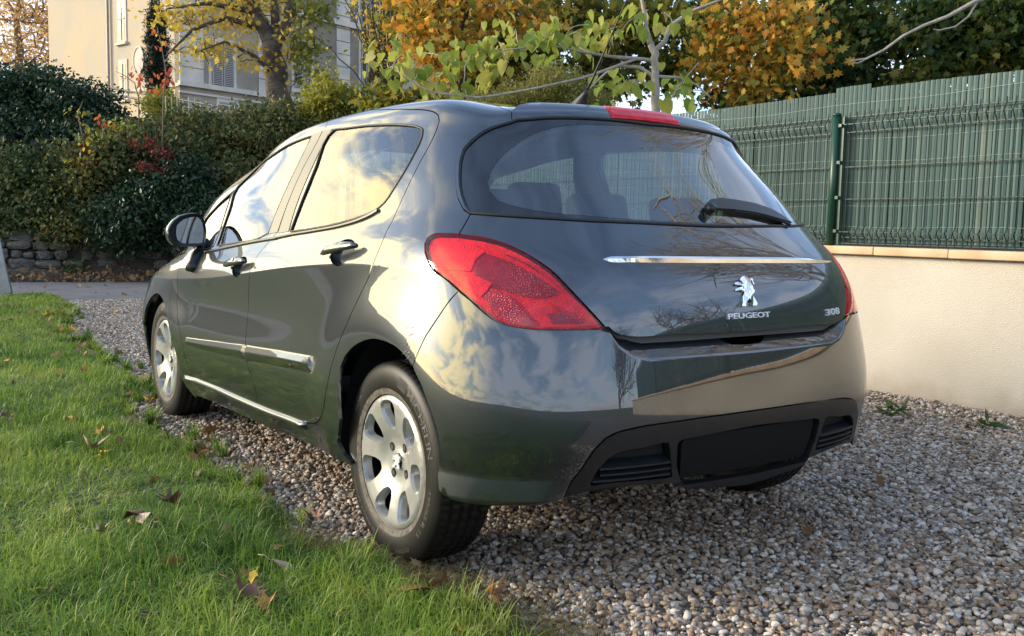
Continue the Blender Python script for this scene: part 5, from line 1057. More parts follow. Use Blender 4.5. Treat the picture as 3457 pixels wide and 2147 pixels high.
# --- door mirror (left) and its twin
def dmirror(s):
    gl=[(200,480),(210,400),(260,330),(350,262),(480,217),(620,197),(700,215),(760,270),(800,330),(832,420),(850,520),(840,680),(805,742),(720,765),(400,765),(290,745),(220,680),(195,580)]
    hs=[(52,490),(95,400),(185,280),(320,182),(480,140),(640,130),(722,152),(790,225),(838,350),(862,500),(855,650),(835,740),(800,800),(600,830),(300,825),(200,800),(120,720),(75,620)]
    def pl(P,y):
        o=[]
        for a,b_ in P:
            u,v=560+a/6.3,700+b_/6.3; d=at(u,v,1.)-np.array(CAM); t=(y-CAM[1])/d[1]; o.append(np.array(CAM)+t*d)
        return np.array(o)
    G=pl(gl,2.02); H=pl(hs,2.005); H2=H.mean(0)+(H-H.mean(0))*.97
    c=H.mean(0); X=np.array([s*-1,1,1]); q=lambda A:A*X
    n=len(H); b=MB(); rings=[H2*[1,0,1]+[0,2.012,0],H]+[c*[1,0,1]+(H-c)*[1,0,1]*k+[0,2.005+y,0] for y,k in ((.03,1.035),(.07,1.0),(.11,.86),(.14,.62),(.155,.3))]
    V=np.concatenate(rings); F=[(i*n+j,i*n+(j+1)%n,(i+1)*n+(j+1)%n,(i+1)*n+j) for i in range(len(rings)-1) for j in range(n)]+[tuple(range((len(rings)-1)*n,len(rings)*n))]
    o=obj('door_mirror',q(V),F,PAINT,car,True); fix(o)
    rim=np.concatenate([H*[1,0,1]+[0,2.003,0],G*[1,0,1]+[0,2.008,0],G*[1,0,1]+[0,2.02,0]]) if len(G)==n else None
    f=[(i*n+j,i*n+(j+1)%n,(i+1)*n+(j+1)%n,(i+1)*n+j) for i in range(2) for j in range(n)]
    o2=obj('mirror_frame',q(rim),f,BLACKP,o); fix(o2)
    gc=G.mean(0); Vg=[gc*[1,0,1]+[0,2.012,0]]+[g*[1,0,1]+[0,2.012,0] for g in G]; Vg=np.array(Vg); Vg[:,1]+=(Vg[:,0]-gc[0])*.12
    o3=obj('mirror_glass',q(Vg),[(0,i+1,(i+1)%n+1) for i in range(n)],MIRROR,o)
    # stem
    st=pl([(470,840),(860,830)],2.06); b=MB()
    top=(st[0]+st[1])/2; ft=surf(np.array([8.68]),np.array([4.75]))[0]
    pts=np.array([[top[0]+.02,2.08,top[2]+.03],[top[0]+.03,2.07,top[2]-.02],[(top[0]+ft[0])/2+.01,2.04,(top[2]+ft[2])/2],[ft[0]-.01,2.0,ft[2]+.0],[ft[0]+.03,1.99,ft[2]-.008]])
    b.tube(pts*X,[.045,.040,.033,.034,.03],12); b.build('mirror_stem',BLACKP,o,True)
    return o
dmirror(1); dmirror(-1)
# --- aerial
A0=surf(np.array([0.]),np.array([10.2]))[0]; 
def onx0(u,v):
    d=at(u,v,1.)-np.array(CAM); t=-CAM[0]/d[0]; return np.array(CAM)+t*d
p0=onx0(1958,352); p1=onx0(1975,318); p2=onx0(2000,268); p3=onx0(2118,-6)
zt=float(A0[2])
b=MB(); b.tube([p0*[1,1,0]+[0,.03,zt-.04],p0,p1,p1+(p2-p1)*.35],[.05,.030,.011,.006],14); ant=b.build('aerial_base',BLACKP,car,True)
b=MB(); b.tube([p1,p2,p2+(p3-p2)*.5,p3,p3+(p3-p2)*.25],[.0055,.0045,.0028,.0022,.0018],7); b.build('aerial_mast',SEAL,car,True)

# ------------------------------------------------------------------ vegetation
def shape(kind):
    if kind=='oval':
        V=[(0,0,0),(.3,.27,.06),(.72,.23,.05),(1,0,-.04),(.72,-.23,.05),(.3,-.27,.06)]; F=[(0,1,2,3),(0,3,4,5)]
    elif kind=='narrow':
        V=[(0,0,0),(.4,.13,.04),(1,0,-.05),(.4,-.13,.04)]; F=[(0,1,2,3)]
    elif kind=='blade4':
        V=[(0,0,0),(.5,.4,.1),(1,0,0),(.5,-.4,.1)]; F=[(0,1,2,3)]
    else:
        h={'maple':[(0,0),(-.12,.26),(.14,.22),(.22,.56),(.44,.27),(.66,.40),(.62,.14),(1,0)],
           'heart':[(0,0),(-.12,.16),(-.06,.38),(.2,.48),(.55,.36),(.82,.14),(1,0)]}[kind]
        c=(.28,0,0); V=[c]; F=[]; bend=(lambda x,y:.10*abs(y)*2-.16*x*x) if kind=='heart' else (lambda x,y:.12*abs(y)-.08*x*x)
        for s in (1,-1):
            k=len(V); V+=[(x,y*s,bend(x,y)) for x,y in h]
            for i in range(len(h)-1): F.append((0,k+i,k+i+1) if s==1 else (0,k+i+1,k+i))
    return np.array(V,float),np.array(F)
def leaves(name,P,size,kind,m,parent=None,tint=None,mode='random',sd=.3,loc=None,seed=1):
    g=np.random.default_rng(seed); N=len(P); P=np.asarray(P,float)
    V,F=shape(kind); S=size*np.clip(1+sd*g.standard_normal(N),.4,1.9)
    if mode=='droop':
        az=g.uniform(0,2*PI,N); el=-g.uniform(.5,1.35,N)
        X=np.stack([np.cos(az)*np.cos(el),np.sin(az)*np.cos(el),np.sin(el)],1); t=g.standard_normal((N,3))*.5+np.stack([np.cos(az),np.sin(az),.6+0*az],1)
    else:
        X=g.standard_normal((N,3)); X[:,2]-=.35; t=g.standard_normal((N,3)); t[:,2]+=1.0
    X/=np.linalg.norm(X,axis=1,keepdims=True); Y=np.cross(t,X); Y/=np.linalg.norm(Y,axis=1,keepdims=True)+1e-9; Z=np.cross(X,Y)
    W_=P[:,None]+S[:,None,None]*(V[None,:,0:1]*X[:,None]+V[None,:,1:2]*Y[:,None]+V[None,:,2:3]*Z[:,None])
    Fa=(F[None]+np.arange(N)[:,None,None]*len(V)).reshape(-1,F.shape[1])
    if tint is None: tint=g.random(N)
    tn=np.repeat(np.clip(tint,0,1),len(F))
    o=np.zeros(3) if loc is None else np.asarray(loc)
    return obj(name,W_.reshape(-1,3)-o,Fa,m,parent,False,tn)
def clumps(blobs,per,sig,seed=0,shell=.55):
    """blobs (u,v,depth,ru,rv,rd,n): cluster centres and leaf positions, with a colour value per leaf"""
    g=np.random.default_rng(seed); C=[];P=[];T=[]
    for (u,v,d,ru,rv,rd,n) in blobs:
        c=at(u,v,d); k=g.standard_normal((n,3)); k/=np.linalg.norm(k,axis=1,keepdims=True); k*=(g.random(n)**shell)[:,None]
        q=c+k[:,:1]*cr_*ru*d/FPX+k[:,1:2]*np.array([0,0,1.])*rv*d/FPX+k[:,2:3]*np.array([cf_[0],cf_[1],0])*rd
        C.append(q); tc_=g.random(n)
        P.append((q[:,None]+g.standard_normal((n,per,3))*sig*np.array([1,1,.75])).reshape(-1,3)); T.append((tc_[:,None]*.55+g.random((n,per))*.45).ravel())
    return np.concatenate(C),np.concatenate(P),np.concatenate(T)
def skeleton(mb,starts,targets,r0,rt,seed=0,sag=.12,maxn=400):
    """joins cluster centres to the nearest limb with bent tapering twigs"""
    g=np.random.default_rng(seed); S=[np.array(s) for s in starts]; 
    if len(targets)>maxn: targets=targets[g.permutation(len(targets))[:maxn]]
    A_=np.array(S); d0=np.min(np.linalg.norm(targets[:,None]-A_[None],axis=2),axis=1)
    for i in np.argsort(d0):
        t=targets[i]; Q=np.array(S); dd=np.linalg.norm(Q-t,axis=1)+.9*np.clip(Q[:,2]-t[2]+.1,0,None); a=Q[dd.argmin()]; L_=np.linalg.norm(t-a)
        if L_<.05: continue
        n=5; s=np.linspace(0,1,n)[:,None]; P=a+(t-a)*s+g.standard_normal((n,3))*L_*.05*np.sin(PI*s)+np.array([0,0,1.])*sag*L_*np.sin(PI*s)
        r=r0*min(1,L_/2.5)+rt; mb.tube(P,np.linspace(r,rt,n),4,False); S+= [P[1],P[2],P[3],P[4]]
BARK=mat('grey_brown_bark',(.115,.095,.075),.9,noise=(7,(.20,.17,.135),7),bump=(18,.9,.03)); BARKB=mat('brown_plane_bark',(.055,.043,.034),.9,noise=(4,(.13,.105,.08),7),bump=(14,1.,.05)); BARKD=mat('dark_bark',(.035,.030,.026),.95,noise=(9,(.07,.06,.05))); PALEB=mat('pale_smooth_bark',(.40,.36,.31),.8,noise=(12,(.27,.24,.20),6),bump=(40,.5,.01)); TWIG=mat('twig',(.16,.12,.09),.9)
def tree(name,label,cat,trunk,radii,blobs,per,sig,lsize,kind,lm,bark,group=None,mode='random',seed=1,tw=(.03,.006),maxn=250,limbs=(),shell=.55,tf=None,sd=.3,n=10):
    base=np.array(trunk[0],float); t=tag(empty(name,tuple(base)),label,cat,group)
    b=MB(); P=np.array(trunk,float); s=np.linspace(0,len(P)-1,len(P)*3); PP=np.stack([np.interp(s,range(len(P)),P[:,k]) for k in range(3)],1); PP[1:-1]+=np.random.default_rng(seed).standard_normal((len(PP)-2,3))*radii[0]*.12
    b.tube(PP-base,np.interp(s,range(len(P)),radii),n); st=list(PP[len(PP)//3:])
    for lp,lr in limbs:
        Q=np.array(lp,float); s=np.linspace(0,len(Q)-1,len(Q)*4); QQ=np.stack([np.interp(s,range(len(Q)),Q[:,k]) for k in range(3)],1); b.tube(QQ-base,np.interp(s,range(len(Q)),lr),8); st+=list(QQ[1:])
    b.build('trunk',bark,t,True)
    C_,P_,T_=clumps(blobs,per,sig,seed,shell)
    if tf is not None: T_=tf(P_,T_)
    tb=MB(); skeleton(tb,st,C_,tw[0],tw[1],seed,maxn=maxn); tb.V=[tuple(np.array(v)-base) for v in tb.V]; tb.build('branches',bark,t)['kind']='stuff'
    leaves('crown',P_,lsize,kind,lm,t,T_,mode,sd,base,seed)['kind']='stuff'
    return t
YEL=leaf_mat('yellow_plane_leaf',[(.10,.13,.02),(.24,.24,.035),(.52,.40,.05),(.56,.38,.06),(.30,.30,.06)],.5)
ORG=leaf_mat('orange_maple_leaf',[(.66,.38,.04),(.64,.30,.035),(.52,.22,.03),(.70,.46,.07),(.30,.26,.04),(.16,.18,.03)],.5)
MIXM=leaf_mat('green_gold_maple_leaf',[(.03,.06,.012),(.07,.11,.018),(.17,.19,.03),(.42,.32,.04),(.55,.32,.04)],.48)
GRN=leaf_mat('dark_green_maple_leaf',[(.014,.035,.010),(.022,.052,.014),(.04,.075,.016),(.09,.12,.02),(.20,.17,.03)],.40)
CAT=leaf_mat('broad_pale_green_leaf',[(.10,.17,.025),(.17,.25,.035),(.28,.33,.055),(.42,.40,.08),(.46,.42,.16)],.5,.5)
OLV=leaf_mat('olive_fine_leaf',[(.12,.14,.03),(.19,.20,.05),(.26,.24,.06),(.30,.25,.07)],.4)
TAN=leaf_mat('tan_autumn_leaf',[(.66,.44,.18),(.72,.52,.24),(.58,.34,.12),(.74,.60,.36)],.55)
CYP=leaf_mat('cypress_needle',[(.006,.014,.008),(.012,.025,.012),(.02,.036,.016)],.15)
IVY=leaf_mat('dark_ivy_leaf',[(.010,.028,.014),(.017,.042,.02),(.028,.06,.026),(.05,.08,.034)],.25,.42)
HDG=leaf_mat('mixed_hedge_leaf',[(.018,.04,.016),(.04,.07,.024),(.08,.105,.034),(.15,.15,.04),(.18,.07,.03)],.35)
BRM=leaf_mat('bramble_leaf',[(.022,.048,.018),(.05,.08,.026),(.10,.12,.034),(.20,.18,.045),(.13,.05,.025)],.35)
YGR=leaf_mat('yellow_green_leaf',[(.16,.18,.02),(.27,.27,.03),(.36,.33,.05),(.20,.24,.04)],.45)
REDL=leaf_mat('red_leaf',[(.10,.012,.016),(.16,.022,.022),(.24,.06,.03),(.08,.02,.015)],.3)
CORAL=leaf_mat('coral_red_leaf',[(.50,.10,.04),(.60,.16,.06),(.42,.07,.04)],.45)
V3=lambda u,v,d: tuple(at(u,v,d))
# big plane tree in front of the villa
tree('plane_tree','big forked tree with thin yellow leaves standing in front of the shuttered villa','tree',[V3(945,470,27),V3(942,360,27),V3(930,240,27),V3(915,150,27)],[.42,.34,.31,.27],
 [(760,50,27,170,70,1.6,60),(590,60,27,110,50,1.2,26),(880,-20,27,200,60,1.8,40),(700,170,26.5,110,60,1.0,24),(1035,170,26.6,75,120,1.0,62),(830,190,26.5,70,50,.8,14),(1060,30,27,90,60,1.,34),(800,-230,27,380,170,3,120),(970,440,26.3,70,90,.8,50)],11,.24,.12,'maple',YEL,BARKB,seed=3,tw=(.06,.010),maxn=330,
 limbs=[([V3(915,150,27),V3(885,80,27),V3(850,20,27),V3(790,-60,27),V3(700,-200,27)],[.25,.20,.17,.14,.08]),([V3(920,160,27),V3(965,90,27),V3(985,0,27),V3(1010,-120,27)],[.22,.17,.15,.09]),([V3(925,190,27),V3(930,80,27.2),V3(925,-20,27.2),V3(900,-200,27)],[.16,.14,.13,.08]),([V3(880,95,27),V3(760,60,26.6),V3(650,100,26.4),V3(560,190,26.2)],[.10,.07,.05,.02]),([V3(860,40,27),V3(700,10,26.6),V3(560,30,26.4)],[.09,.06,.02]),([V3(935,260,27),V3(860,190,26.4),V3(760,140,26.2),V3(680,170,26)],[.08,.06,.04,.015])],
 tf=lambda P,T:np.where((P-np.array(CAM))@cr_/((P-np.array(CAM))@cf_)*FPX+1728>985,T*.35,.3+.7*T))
tree('cypress_tree','narrow dark cypress column against the sunlit end wall of the villa','tree',[V3(535,420,33),V3(533,60,33)],[.14,.04],[(532,330,33,40,60,.45,200),(532,240,33,42,60,.45,260),(530,150,33,38,60,.4,220),(528,80,33,30,50,.35,150),(528,30,33,16,40,.2,60)],26,.07,.10,'narrow',CYP,BARKD,seed=4,tw=(.01,.004),maxn=60,shell=.33)
for i,(u,lab) in enumerate(((60,'pale orange autumn tree farthest left beyond the ivy bank'),(190,'tan autumn tree between the far left tree and the villa'),(318,'thin tan autumn tree touching the left wall of the villa'))):
    d=60+i*3
    tree('autumn_tree',lab,'tree',[V3(u,330,d),V3(u+6,180,d),V3(u-4,60,d),V3(u,-60,d)],[.35,.26,.18,.08],[(u,150,d,80,90,3,60),(u+10,40,d,80,70,3,70),(u,-80,d,80,80,3,50),(u+20,215,d,70,50,3,20)],17,.6,.20,'blade4',TAN,TWIG,'bare-stemmed autumn trees behind the bank',seed=20+i,tw=(.07,.035),maxn=190)
def pollard(u,v,d,seed,lab):
    g=np.random.default_rng(seed); base=at(u,v+150,d); t=tag(empty('pollard_tree',tuple(base)),lab,'tree','pollarded trees by the villa'); b=MB()
    K=at(u,v,d); b.tube(np.array([base,(base+K)/2+[.05,0,0],K])-base,[.2,.17,.24],9); b.build('trunk',BARKD,t,True)
    b=MB(); P=[]
    for k in range(34):
        a=K+g.standard_normal(3)*.15; tip=K+np.array([0,0,1.])*g.uniform(1.5,4.3)+(cr_*g.normal(0,.6)+cf_*g.normal(0,.4)); s=np.linspace(0,1,7)[:,None]; Q=a+(tip-a)*s+g.standard_normal((7,3))*.04; b.tube(Q-base,np.linspace(.024,.007,7),4,False)
        for q in Q[2:]: P+=[q+g.standard_normal(3)*.12 for _ in range(4)]
    b.build('stems',BARKD,t)['kind']='stuff'; leaves('crown',np.array(P),.10,'oval',YEL,t,None,'random',.3,base,seed)['kind']='stuff'
pollard(1272,300,23,31,'pollarded tree with dark knuckle and upright shoots, left one before the villa shutters'); pollard(1322,315,22.5,32,'pollarded tree with dark knuckle, right one next to the orange maple')
tree('yellow_shrub','bright yellow-green shrub rising behind the car bonnet roofline at the foot of the villa','shrub',[V3(1110,470,19.5),V3(1110,380,19.5)],[.05,.03],[(1100,330,19.5,75,60,.6,60),(1060,390,19.3,60,40,.5,40),(1170,350,19.5,60,60,.5,50),(1100,265,19.5,25,35,.3,10)],22,.14,.085,'oval',YGR,TWIG,seed=41,tw=(.02,.005),maxn=90)
# maples behind the fence and the car roof
tree('orange_maple','orange-gold maple filling the top centre above the left end of the car roof','tree',[V3(1560,560,18),V3(1550,300,18),V3(1545,60,18),V3(1560,-160,18)],[.28,.22,.16,.08],[(1440,40,17.5,105,80,1.2,80),(1500,140,17,80,80,1.,60),(1410,130,17.3,60,60,.8,36),(1650,10,17.5,110,45,1.,44),(1480,210,17,45,60,.7,26),(1470,-150,18,200,120,2,70),(1790,50,17,80,45,.8,34)],9,.28,.13,'maple',ORG,BARKD,'maples behind the fence',seed=51,tw=(.05,.008),maxn=170,tf=lambda P,T:np.clip(T+np.where(np.random.default_rng(3).random(len(T))<.25,.5,0),0,1))
tree('green_gold_maple','green and gold maple between the two orange maples, dark trunk above the aerial','tree',[V3(2010,560,20),V3(2000,300,20),V3(1990,80,20),V3(1985,-150,20)],[.42,.36,.34,.2],[(1640,150,19.5,100,90,1.2,70),(1760,150,19.5,110,80,1.2,60),(1900,60,20,150,70,1.4,70),(2070,120,20,120,110,1.4,80),(2200,60,20,120,80,1.2,70),(1560,300,19,160,60,1,70),(1850,-120,20,350,100,2,90),(2280,220,20,110,80,1,54),(1990,260,20,200,60,1.,54),(1300,345,18.5,60,50,.6,34),(1800,330,20,320,50,1.,80)],15,.25,.145,'maple',MIXM,BARKD,'maples behind the fence',seed=52,tw=(.05,.008),maxn=200)
tree('orange_maple','orange-brown maple above the middle of the green fence, right of the pale trunk','tree',[V3(2480,620,18),V3(2490,300,18),V3(2520,60,18),V3(2540,-100,18)],[.25,.2,.15,.08],[(2500,110,17.5,130,100,1.2,100),(2640,170,17,100,110,1,90),(2440,200,17.5,90,70,1.,54),(2650,40,17.5,110,60,1,64),(2560,280,17,100,50,.8,50),(2500,-90,18,180,70,1.5,50)],9,.28,.13,'maple',ORG,BARKD,'maples behind the fence',seed=53,tw=(.05,.008),maxn=170,tf=lambda P,T:np.clip(T+np.where(np.random.default_rng(4).random(len(T))<.35,.55,0),0,1))
tree('dark_green_maple','tall dark green maple with straight dark trunk above the fence post','tree',[V3(2740,640,21),V3(2735,330,21),V3(2728,100,21),V3(2722,-150,21)],[.26,.22,.19,.15],[(2880,120,21,150,110,1.5,120),(2820,250,20.5,130,90,1.2,100),(2720,160,21.5,120,150,1.2,70),(2900,-60,21,250,90,2,90),(2960,300,20,140,50,1,60),(2560,330,21,200,60,1,70),(2380,60,22,120,100,1.2,50)],18,.25,.15,'maple',GRN,BARKD,'maples behind the fence',seed=54,tw=(.05,.008),maxn=190,shell=.45)
tree('dark_green_maple','dark green maple with bronze lower leaves in the top right corner','tree',[V3(3330,600,19),V3(3320,200,19),V3(3310,-100,19)],[.26,.2,.12],[(3150,100,19,160,110,1.3,120),(3330,140,18.5,150,110,1.2,120),(3480,110,18,120,150,1,110),(3200,240,18.5,170,50,1,80),(3350,-60,19,220,90,1.5,90)],18,.23,.145,'maple',GRN,BARKD,'maples behind the fence',seed=55,tw=(.05,.008),maxn=190,shell=.45,tf=lambda P,T:np.clip(T+np.where(P[:,2]<at(3200,215,18.5)[2],.25,0),0,1))
# young broad-leaved tree with a pale trunk just behind the fence
d=9.6
cl=[(200,400),(225,470),(330,380),(430,430),(480,520),(650,420),(690,440),(800,390),(870,400),(930,480),(560,590),(740,610),(620,480),(1000,220),(1080,210),(1120,330),(1180,300),(1250,290),(1270,310),(1470,210),(1440,280),(1580,240),(1680,190),(1530,350),(1600,180),(1790,190),(1830,240),(1820,600),(1700,610),(1860,570),(1900,140),(2000,90),(2090,80),(2220,200),(2290,640),(2230,620),(2160,580),(1340,240),(1390,330),(900,350),(1040,430),(540,680),(880,560),(300,430),(380,530),(1960,560),(1650,330),(950,260),(760,330)]
cb=[(1200+x/2.029,y/2.029-6,d+random.uniform(-.7,.5),9,9,.12,1) for x,y in cl]
t_=tree('broad_leaved_tree','young tree with smooth pale grey trunk and large drooping heart-shaped leaves behind the fence','tree',[V3(2205,640,d),V3(2208,385,d),V3(2214,280,d),V3(2212,185,d),V3(2196,150,d)],[.055,.047,.043,.04,.034],cb,7,.11,.108,'heart',CAT,PALEB,mode='droop',seed=61,tw=(.010,.004),maxn=60,n=12,sd=.28,
 limbs=[([V3(2196,150,d),V3(2180,90,d),V3(2175,40,d),V3(2160,-30,d)],[.03,.024,.02,.014]),([V3(2212,170,d),V3(2245,140,d),V3(2260,90,d),V3(2330,40,d),V3(2420,5,d),V3(2500,-30,d)],[.028,.025,.022,.018,.014,.01]),([V3(2214,262,d),V3(2160,228,d),V3(2090,222,d),V3(2040,250,d),V3(1990,300,d)],[.022,.019,.016,.012,.007]),([V3(2212,205,d),V3(2150,198,d),V3(2070,192,d-.1),V3(1960,175,d-.2),V3(1850,150,d-.3),V3(1700,170,d-.4)],[.02,.019,.017,.013,.010,.006]),([V3(2216,258,d),V3(2290,262,d),V3(2350,285,d),V3(2400,330,d)],[.017,.015,.011,.007]),([V3(2215,395,d),V3(2245,370,d),V3(2290,290,d),V3(2360,210,d)],[.010,.009,.007,.004]),([V3(2150,198,d),V3(1980,260,d-.3),V3(1800,300,d-.5),V3(1620,330,d-.6),V3(1450,310,d-.7),V3(1350,250,d-.7)],[.015,.013,.012,.010,.008,.005])])
tree('olive_bush','fine-leaved olive green bush directly behind the car roof left of the aerial','shrub',[V3(1850,560,10.8),V3(1850,380,10.8)],[.03,.02],[(1760,330,10.8,100,50,.5,110),(1890,300,10.8,100,65,.5,130),(1990,350,10.8,90,50,.5,90),(1640,350,10.8,80,35,.4,60),(1840,250,10.8,50,40,.3,30)],36,.07,.045,'narrow',OLV,TWIG,seed=62,tw=(.008,.003),maxn=120)
# bare tree beyond the wall, right of the picture, whose twigs hang into it
def bare_tree(base,H,seed,lab,hang=None,spread=.75,name='bare_tree',lev=5,r0=.17):
    g=np.random.default_rng(seed); base=np.array(base,float); t=tag(empty(name,tuple(base)),lab,'tree'); b=MB(); tw_=MB()
    def grow(p,dv,L_,r,k):
        n=6; P=[p]; d_=dv.copy()
        for i in range(n): d_=d_+g.standard_normal(3)*.11+np.array([0,0,.05]); d_/=np.linalg.norm(d_); P.append(P[-1]+d_*L_/n)
        (b if k<2 else tw_).tube(np.array(P)-base,np.linspace(r,r*.62,n+1),7 if k<2 else 4,False)
        if k>=lev: return
        for j in range(3 if k<4 else 2):
            q=P[int(g.integers(3,n+1))]; e=g.standard_normal(3); e-=d_*(e@d_); e/=np.linalg.norm(e); nd=d_*.8+e*spread; nd/=np.linalg.norm(nd)
            grow(q,nd,L_*g.uniform(.62,.82),r*.55,k+1)
        grow(P[-1],d_,L_*.75,r*.6,k+1)
    grow(base,np.array([0,0,1.]),H*.28,r0,0)
    if hang:
        for P,r in hang: tw_.tube(np.array(P)-base,r,6)
    b.build('trunk',BARK,t,True); tw_.build('branches',PALEB if hang else BARK,t)['kind']='stuff'; return t
dd=6.9
bare_tree((6.5,-1.3,0),10.5,75,'bare grey-barked tree beyond the wall whose pale twig hangs into the top right',
 [([V3(3600,-150,dd),V3(3420,-45,dd),V3(3290,5,dd),V3(3200,55,dd),V3(3120,85,dd),V3(3050,120,dd),V3(2985,168,dd),V3(2925,198,dd),V3(2870,205,dd)],[.030,.024,.017,.015,.013,.011,.010,.008,.004]),([V3(2925,198,dd),V3(2900,212,dd),V3(2880,214,dd)],[.007,.005,.003]),([V3(3360,-20,dd),V3(3300,5,dd),V3(3270,55,dd),V3(3225,90,dd),V3(3170,102,dd),V3(3150,98,dd)],[.010,.009,.008,.007,.006,.003])],.6,r0=.25)
bare_tree((9.5,-11.5,0),9.,72,'broad bare tree standing far behind the viewer, mirrored in the tailgate',None,.95)
bare_tree((4.6,-16.5,0),8.,73,'second bare tree behind the viewer, mirrored low in the bumper',None,.9)
# hedge and shrubs on the bank
def shrub(lab,blobs,per,sig,ls,kind,lm,seed,cat='shrub',name='shrub',extra=None,shell=.4,tf=None):
    C_,P_,T_=clumps(blobs,per,sig,seed,shell); b0=C_.mean(0); base=np.array([b0[0],b0[1],C_[:,2].min()-.3]); t=tag(empty(name,tuple(base)),lab,cat,'shrubs on the bank')
    if tf: T_=tf(P_,T_)
    b=MB(); skeleton(b,[base+[0,0,.1],base+[.1,0,.5]],C_,.02,.006,seed,maxn=60); b.V=[tuple(np.array(v)-base) for v in b.V]; b.build('stems',BARKD,t)['kind']='stuff'
    leaves('foliage',P_,ls,kind,lm,t,T_,'random',.3,base,seed)['kind']='stuff'
    if extra:
        for nm,bl,pr,sg,l2,k2,m2 in extra:
            _,P2,T2=clumps(bl,pr,sg,seed+9); leaves(nm,P2,l2,k2,m2,t,T2,'random',.3,base,seed)['kind']='stuff'
    return t
shrub('dark ivy mound under the black handrail at the far left',[(-20,330,18.5,150,90,.9,150),(130,310,18.5,140,75,.9,170),(280,370,18.3,130,90,.9,150),(60,440,18,200,90,.9,180),(250,470,17.8,160,80,.8,120)],34,.15,.075,'oval',IVY,81)
shrub('dense teal-green bramble at the lower left of the bank',[(40,620,16.8,150,120,.7,170),(30,760,16.3,130,60,.5,90),(190,590,16.8,130,100,.7,120),(150,730,16.4,150,80,.5,110)],34,.14,.075,'oval',HDG,82,tf=lambda P,T:T*.8)
shrub('brown-tinged bramble with yellowing leaves in the middle left of the bank',[(300,640,16.6,130,130,.7,160),(260,770,16.2,130,60,.5,80),(350,520,17,110,70,.6,90)],34,.14,.07,'oval',BRM,83)
shrub('hedge shrub with crimson berry sprays in the centre of the bank',[(430,560,16.8,130,110,.7,150),(560,540,17,130,100,.7,130),(450,470,17.4,120,60,.6,80)],34,.14,.07,'oval',HDG,84,extra=[('berry_sprays',[(480,490,16.2,60,16,.3,9),(545,520,16.1,50,14,.3,8),(520,560,16.,60,16,.3,8),(300,500,16.4,40,12,.3,7),(290,560,16.2,30,20,.3,5)],20,.07,.05,'blade4',REDL),('yellow_leaves',[(400,440,16.8,70,25,.3,12),(300,555,16.2,70,20,.3,8),(360,480,16.5,50,20,.3,8)],14,.1,.07,'oval',YGR)])
shrub('darkest leafy shrub directly behind the door mirror',[(520,700,16.2,130,120,.6,170),(420,760,16,120,90,.5,110),(620,640,16.4,110,110,.6,110),(680,760,16,110,80,.5,70)],34,.14,.07,'oval',IVY,85)
shrub('mixed green shrub above the windscreen line behind the car',[(700,500,18,140,120,.8,170),(850,500,18.3,140,100,.8,150),(760,620,17,140,100,.6,100),(640,430,18.4,120,60,.7,80)],34,.15,.075,'oval',BRM,86)
shrub('olive hedge shrub wrapped round the foot of the big forked tree',[(960,440,19,110,80,.8,120),(1080,480,19,130,70,.8,100),(880,420,19,90,60,.7,70),(1200,430,19.5,120,50,.8,80)],30,.16,.08,'oval',BRM,87,tf=lambda P,T:np.clip(T*.8+.1,0,1))
shrub('small pale green bush at the foot of the cypress',[(540,345,20,55,45,.4,50),(570,390,19.8,60,40,.4,40)],26,.12,.07,'oval',YGR,88,tf=lambda P,T:T*.4)
# slim saplings with coral leaves
def sapling(pts,d,clus,lab,seed,m=CORAL,sz=.085):
    P=np.array([at(u,v,d) for u,v in pts]); base=P[0]; t=tag(empty('sapling',tuple(base)),lab,'sapling'); b=MB(); b.tube(P-base,np.linspace(.014,.005,len(P)),5); b.build('stem',TWIG,t,True)
    g=np.random.default_rng(seed); Q=np.concatenate([at(u,v,d)+g.standard_normal((k,3))*.07 for u,v,k in clus]); leaves('foliage',Q,sz,'oval',m,t,None,'droop',.25,base,seed); return t
sapling([(548,520),(552,330),(560,240),(545,150),(530,90)],16.2,[(560,255,10),(565,280,8),(545,290,8),(560,140,3),(527,108,3),(528,170,3),(515,222,3),(575,250,3)],'slim sapling with hanging coral-red leaves before the cypress',91)
sapling([(470,420),(468,330),(455,280),(420,255),(390,240)],16.5,[(395,245,4),(412,252,4),(460,260,9),(470,270,6),(455,235,4),(490,295,3)],'arching twig with coral-red leaves left of the cypress',92)
sapling([(282,470),(270,420),(262,385),(280,340)],16.,[(250,380,6),(272,378,6),(285,420,4),(290,478,9),(280,482,8)],'thin sapling tip with ochre leaves sticking out of the ivy',93,YEL,.09)
sapling([(350,470),(348,440),(345,400)],16.,[(342,405,4),(350,412,5),(375,415,4)],'small shoot with three rusty red leaves in the hedge',94)
# weeds and litter along the foot of the stone wall
def tuft(name,u,v,dsp,hgt,n,m,lab,cat,seed):
    g=np.random.default_rng(seed); d0=at(u,v,1.)-np.array(CAM); t0=-CAM[2]/d0[2]; c=np.array(CAM)+d0*t0; P=[];
    t=tag(empty(name,tuple(c)),lab,cat); V=[];F=[];T=[]
    for i in range(n):
        p_=c+np.array([g.normal(0,dsp),g.normal(0,dsp*.4),.02+abs(g.normal(0,hgt*.5))]); P.append(p_)
    leaves('foliage',np.array(P),.10,'narrow',m,t,None,'random',.4,c,seed); return t
WEED=leaf_mat('weed_leaf',[(.03,.07,.015),(.05,.11,.025),(.09,.15,.03)],.35)
tuft('weed_clump',190,935,.22,.45,500,WEED,'dark green weed clump against the rubble wall at left','weeds',101); tuft('weed_clump',338,940,.22,.40,500,WEED,'dark green weed clump against the rubble wall nearer the car','weeds',102); tuft('weed_clump',255,945,.14,.28,260,WEED,'light tuft of weeds between the two dark clumps','weeds',103)
LIT=leaf_mat('leaf_litter',[(.20,.11,.045),(.30,.17,.07),(.13,.065,.03),(.34,.25,.13),(.07,.045,.025)],.15)
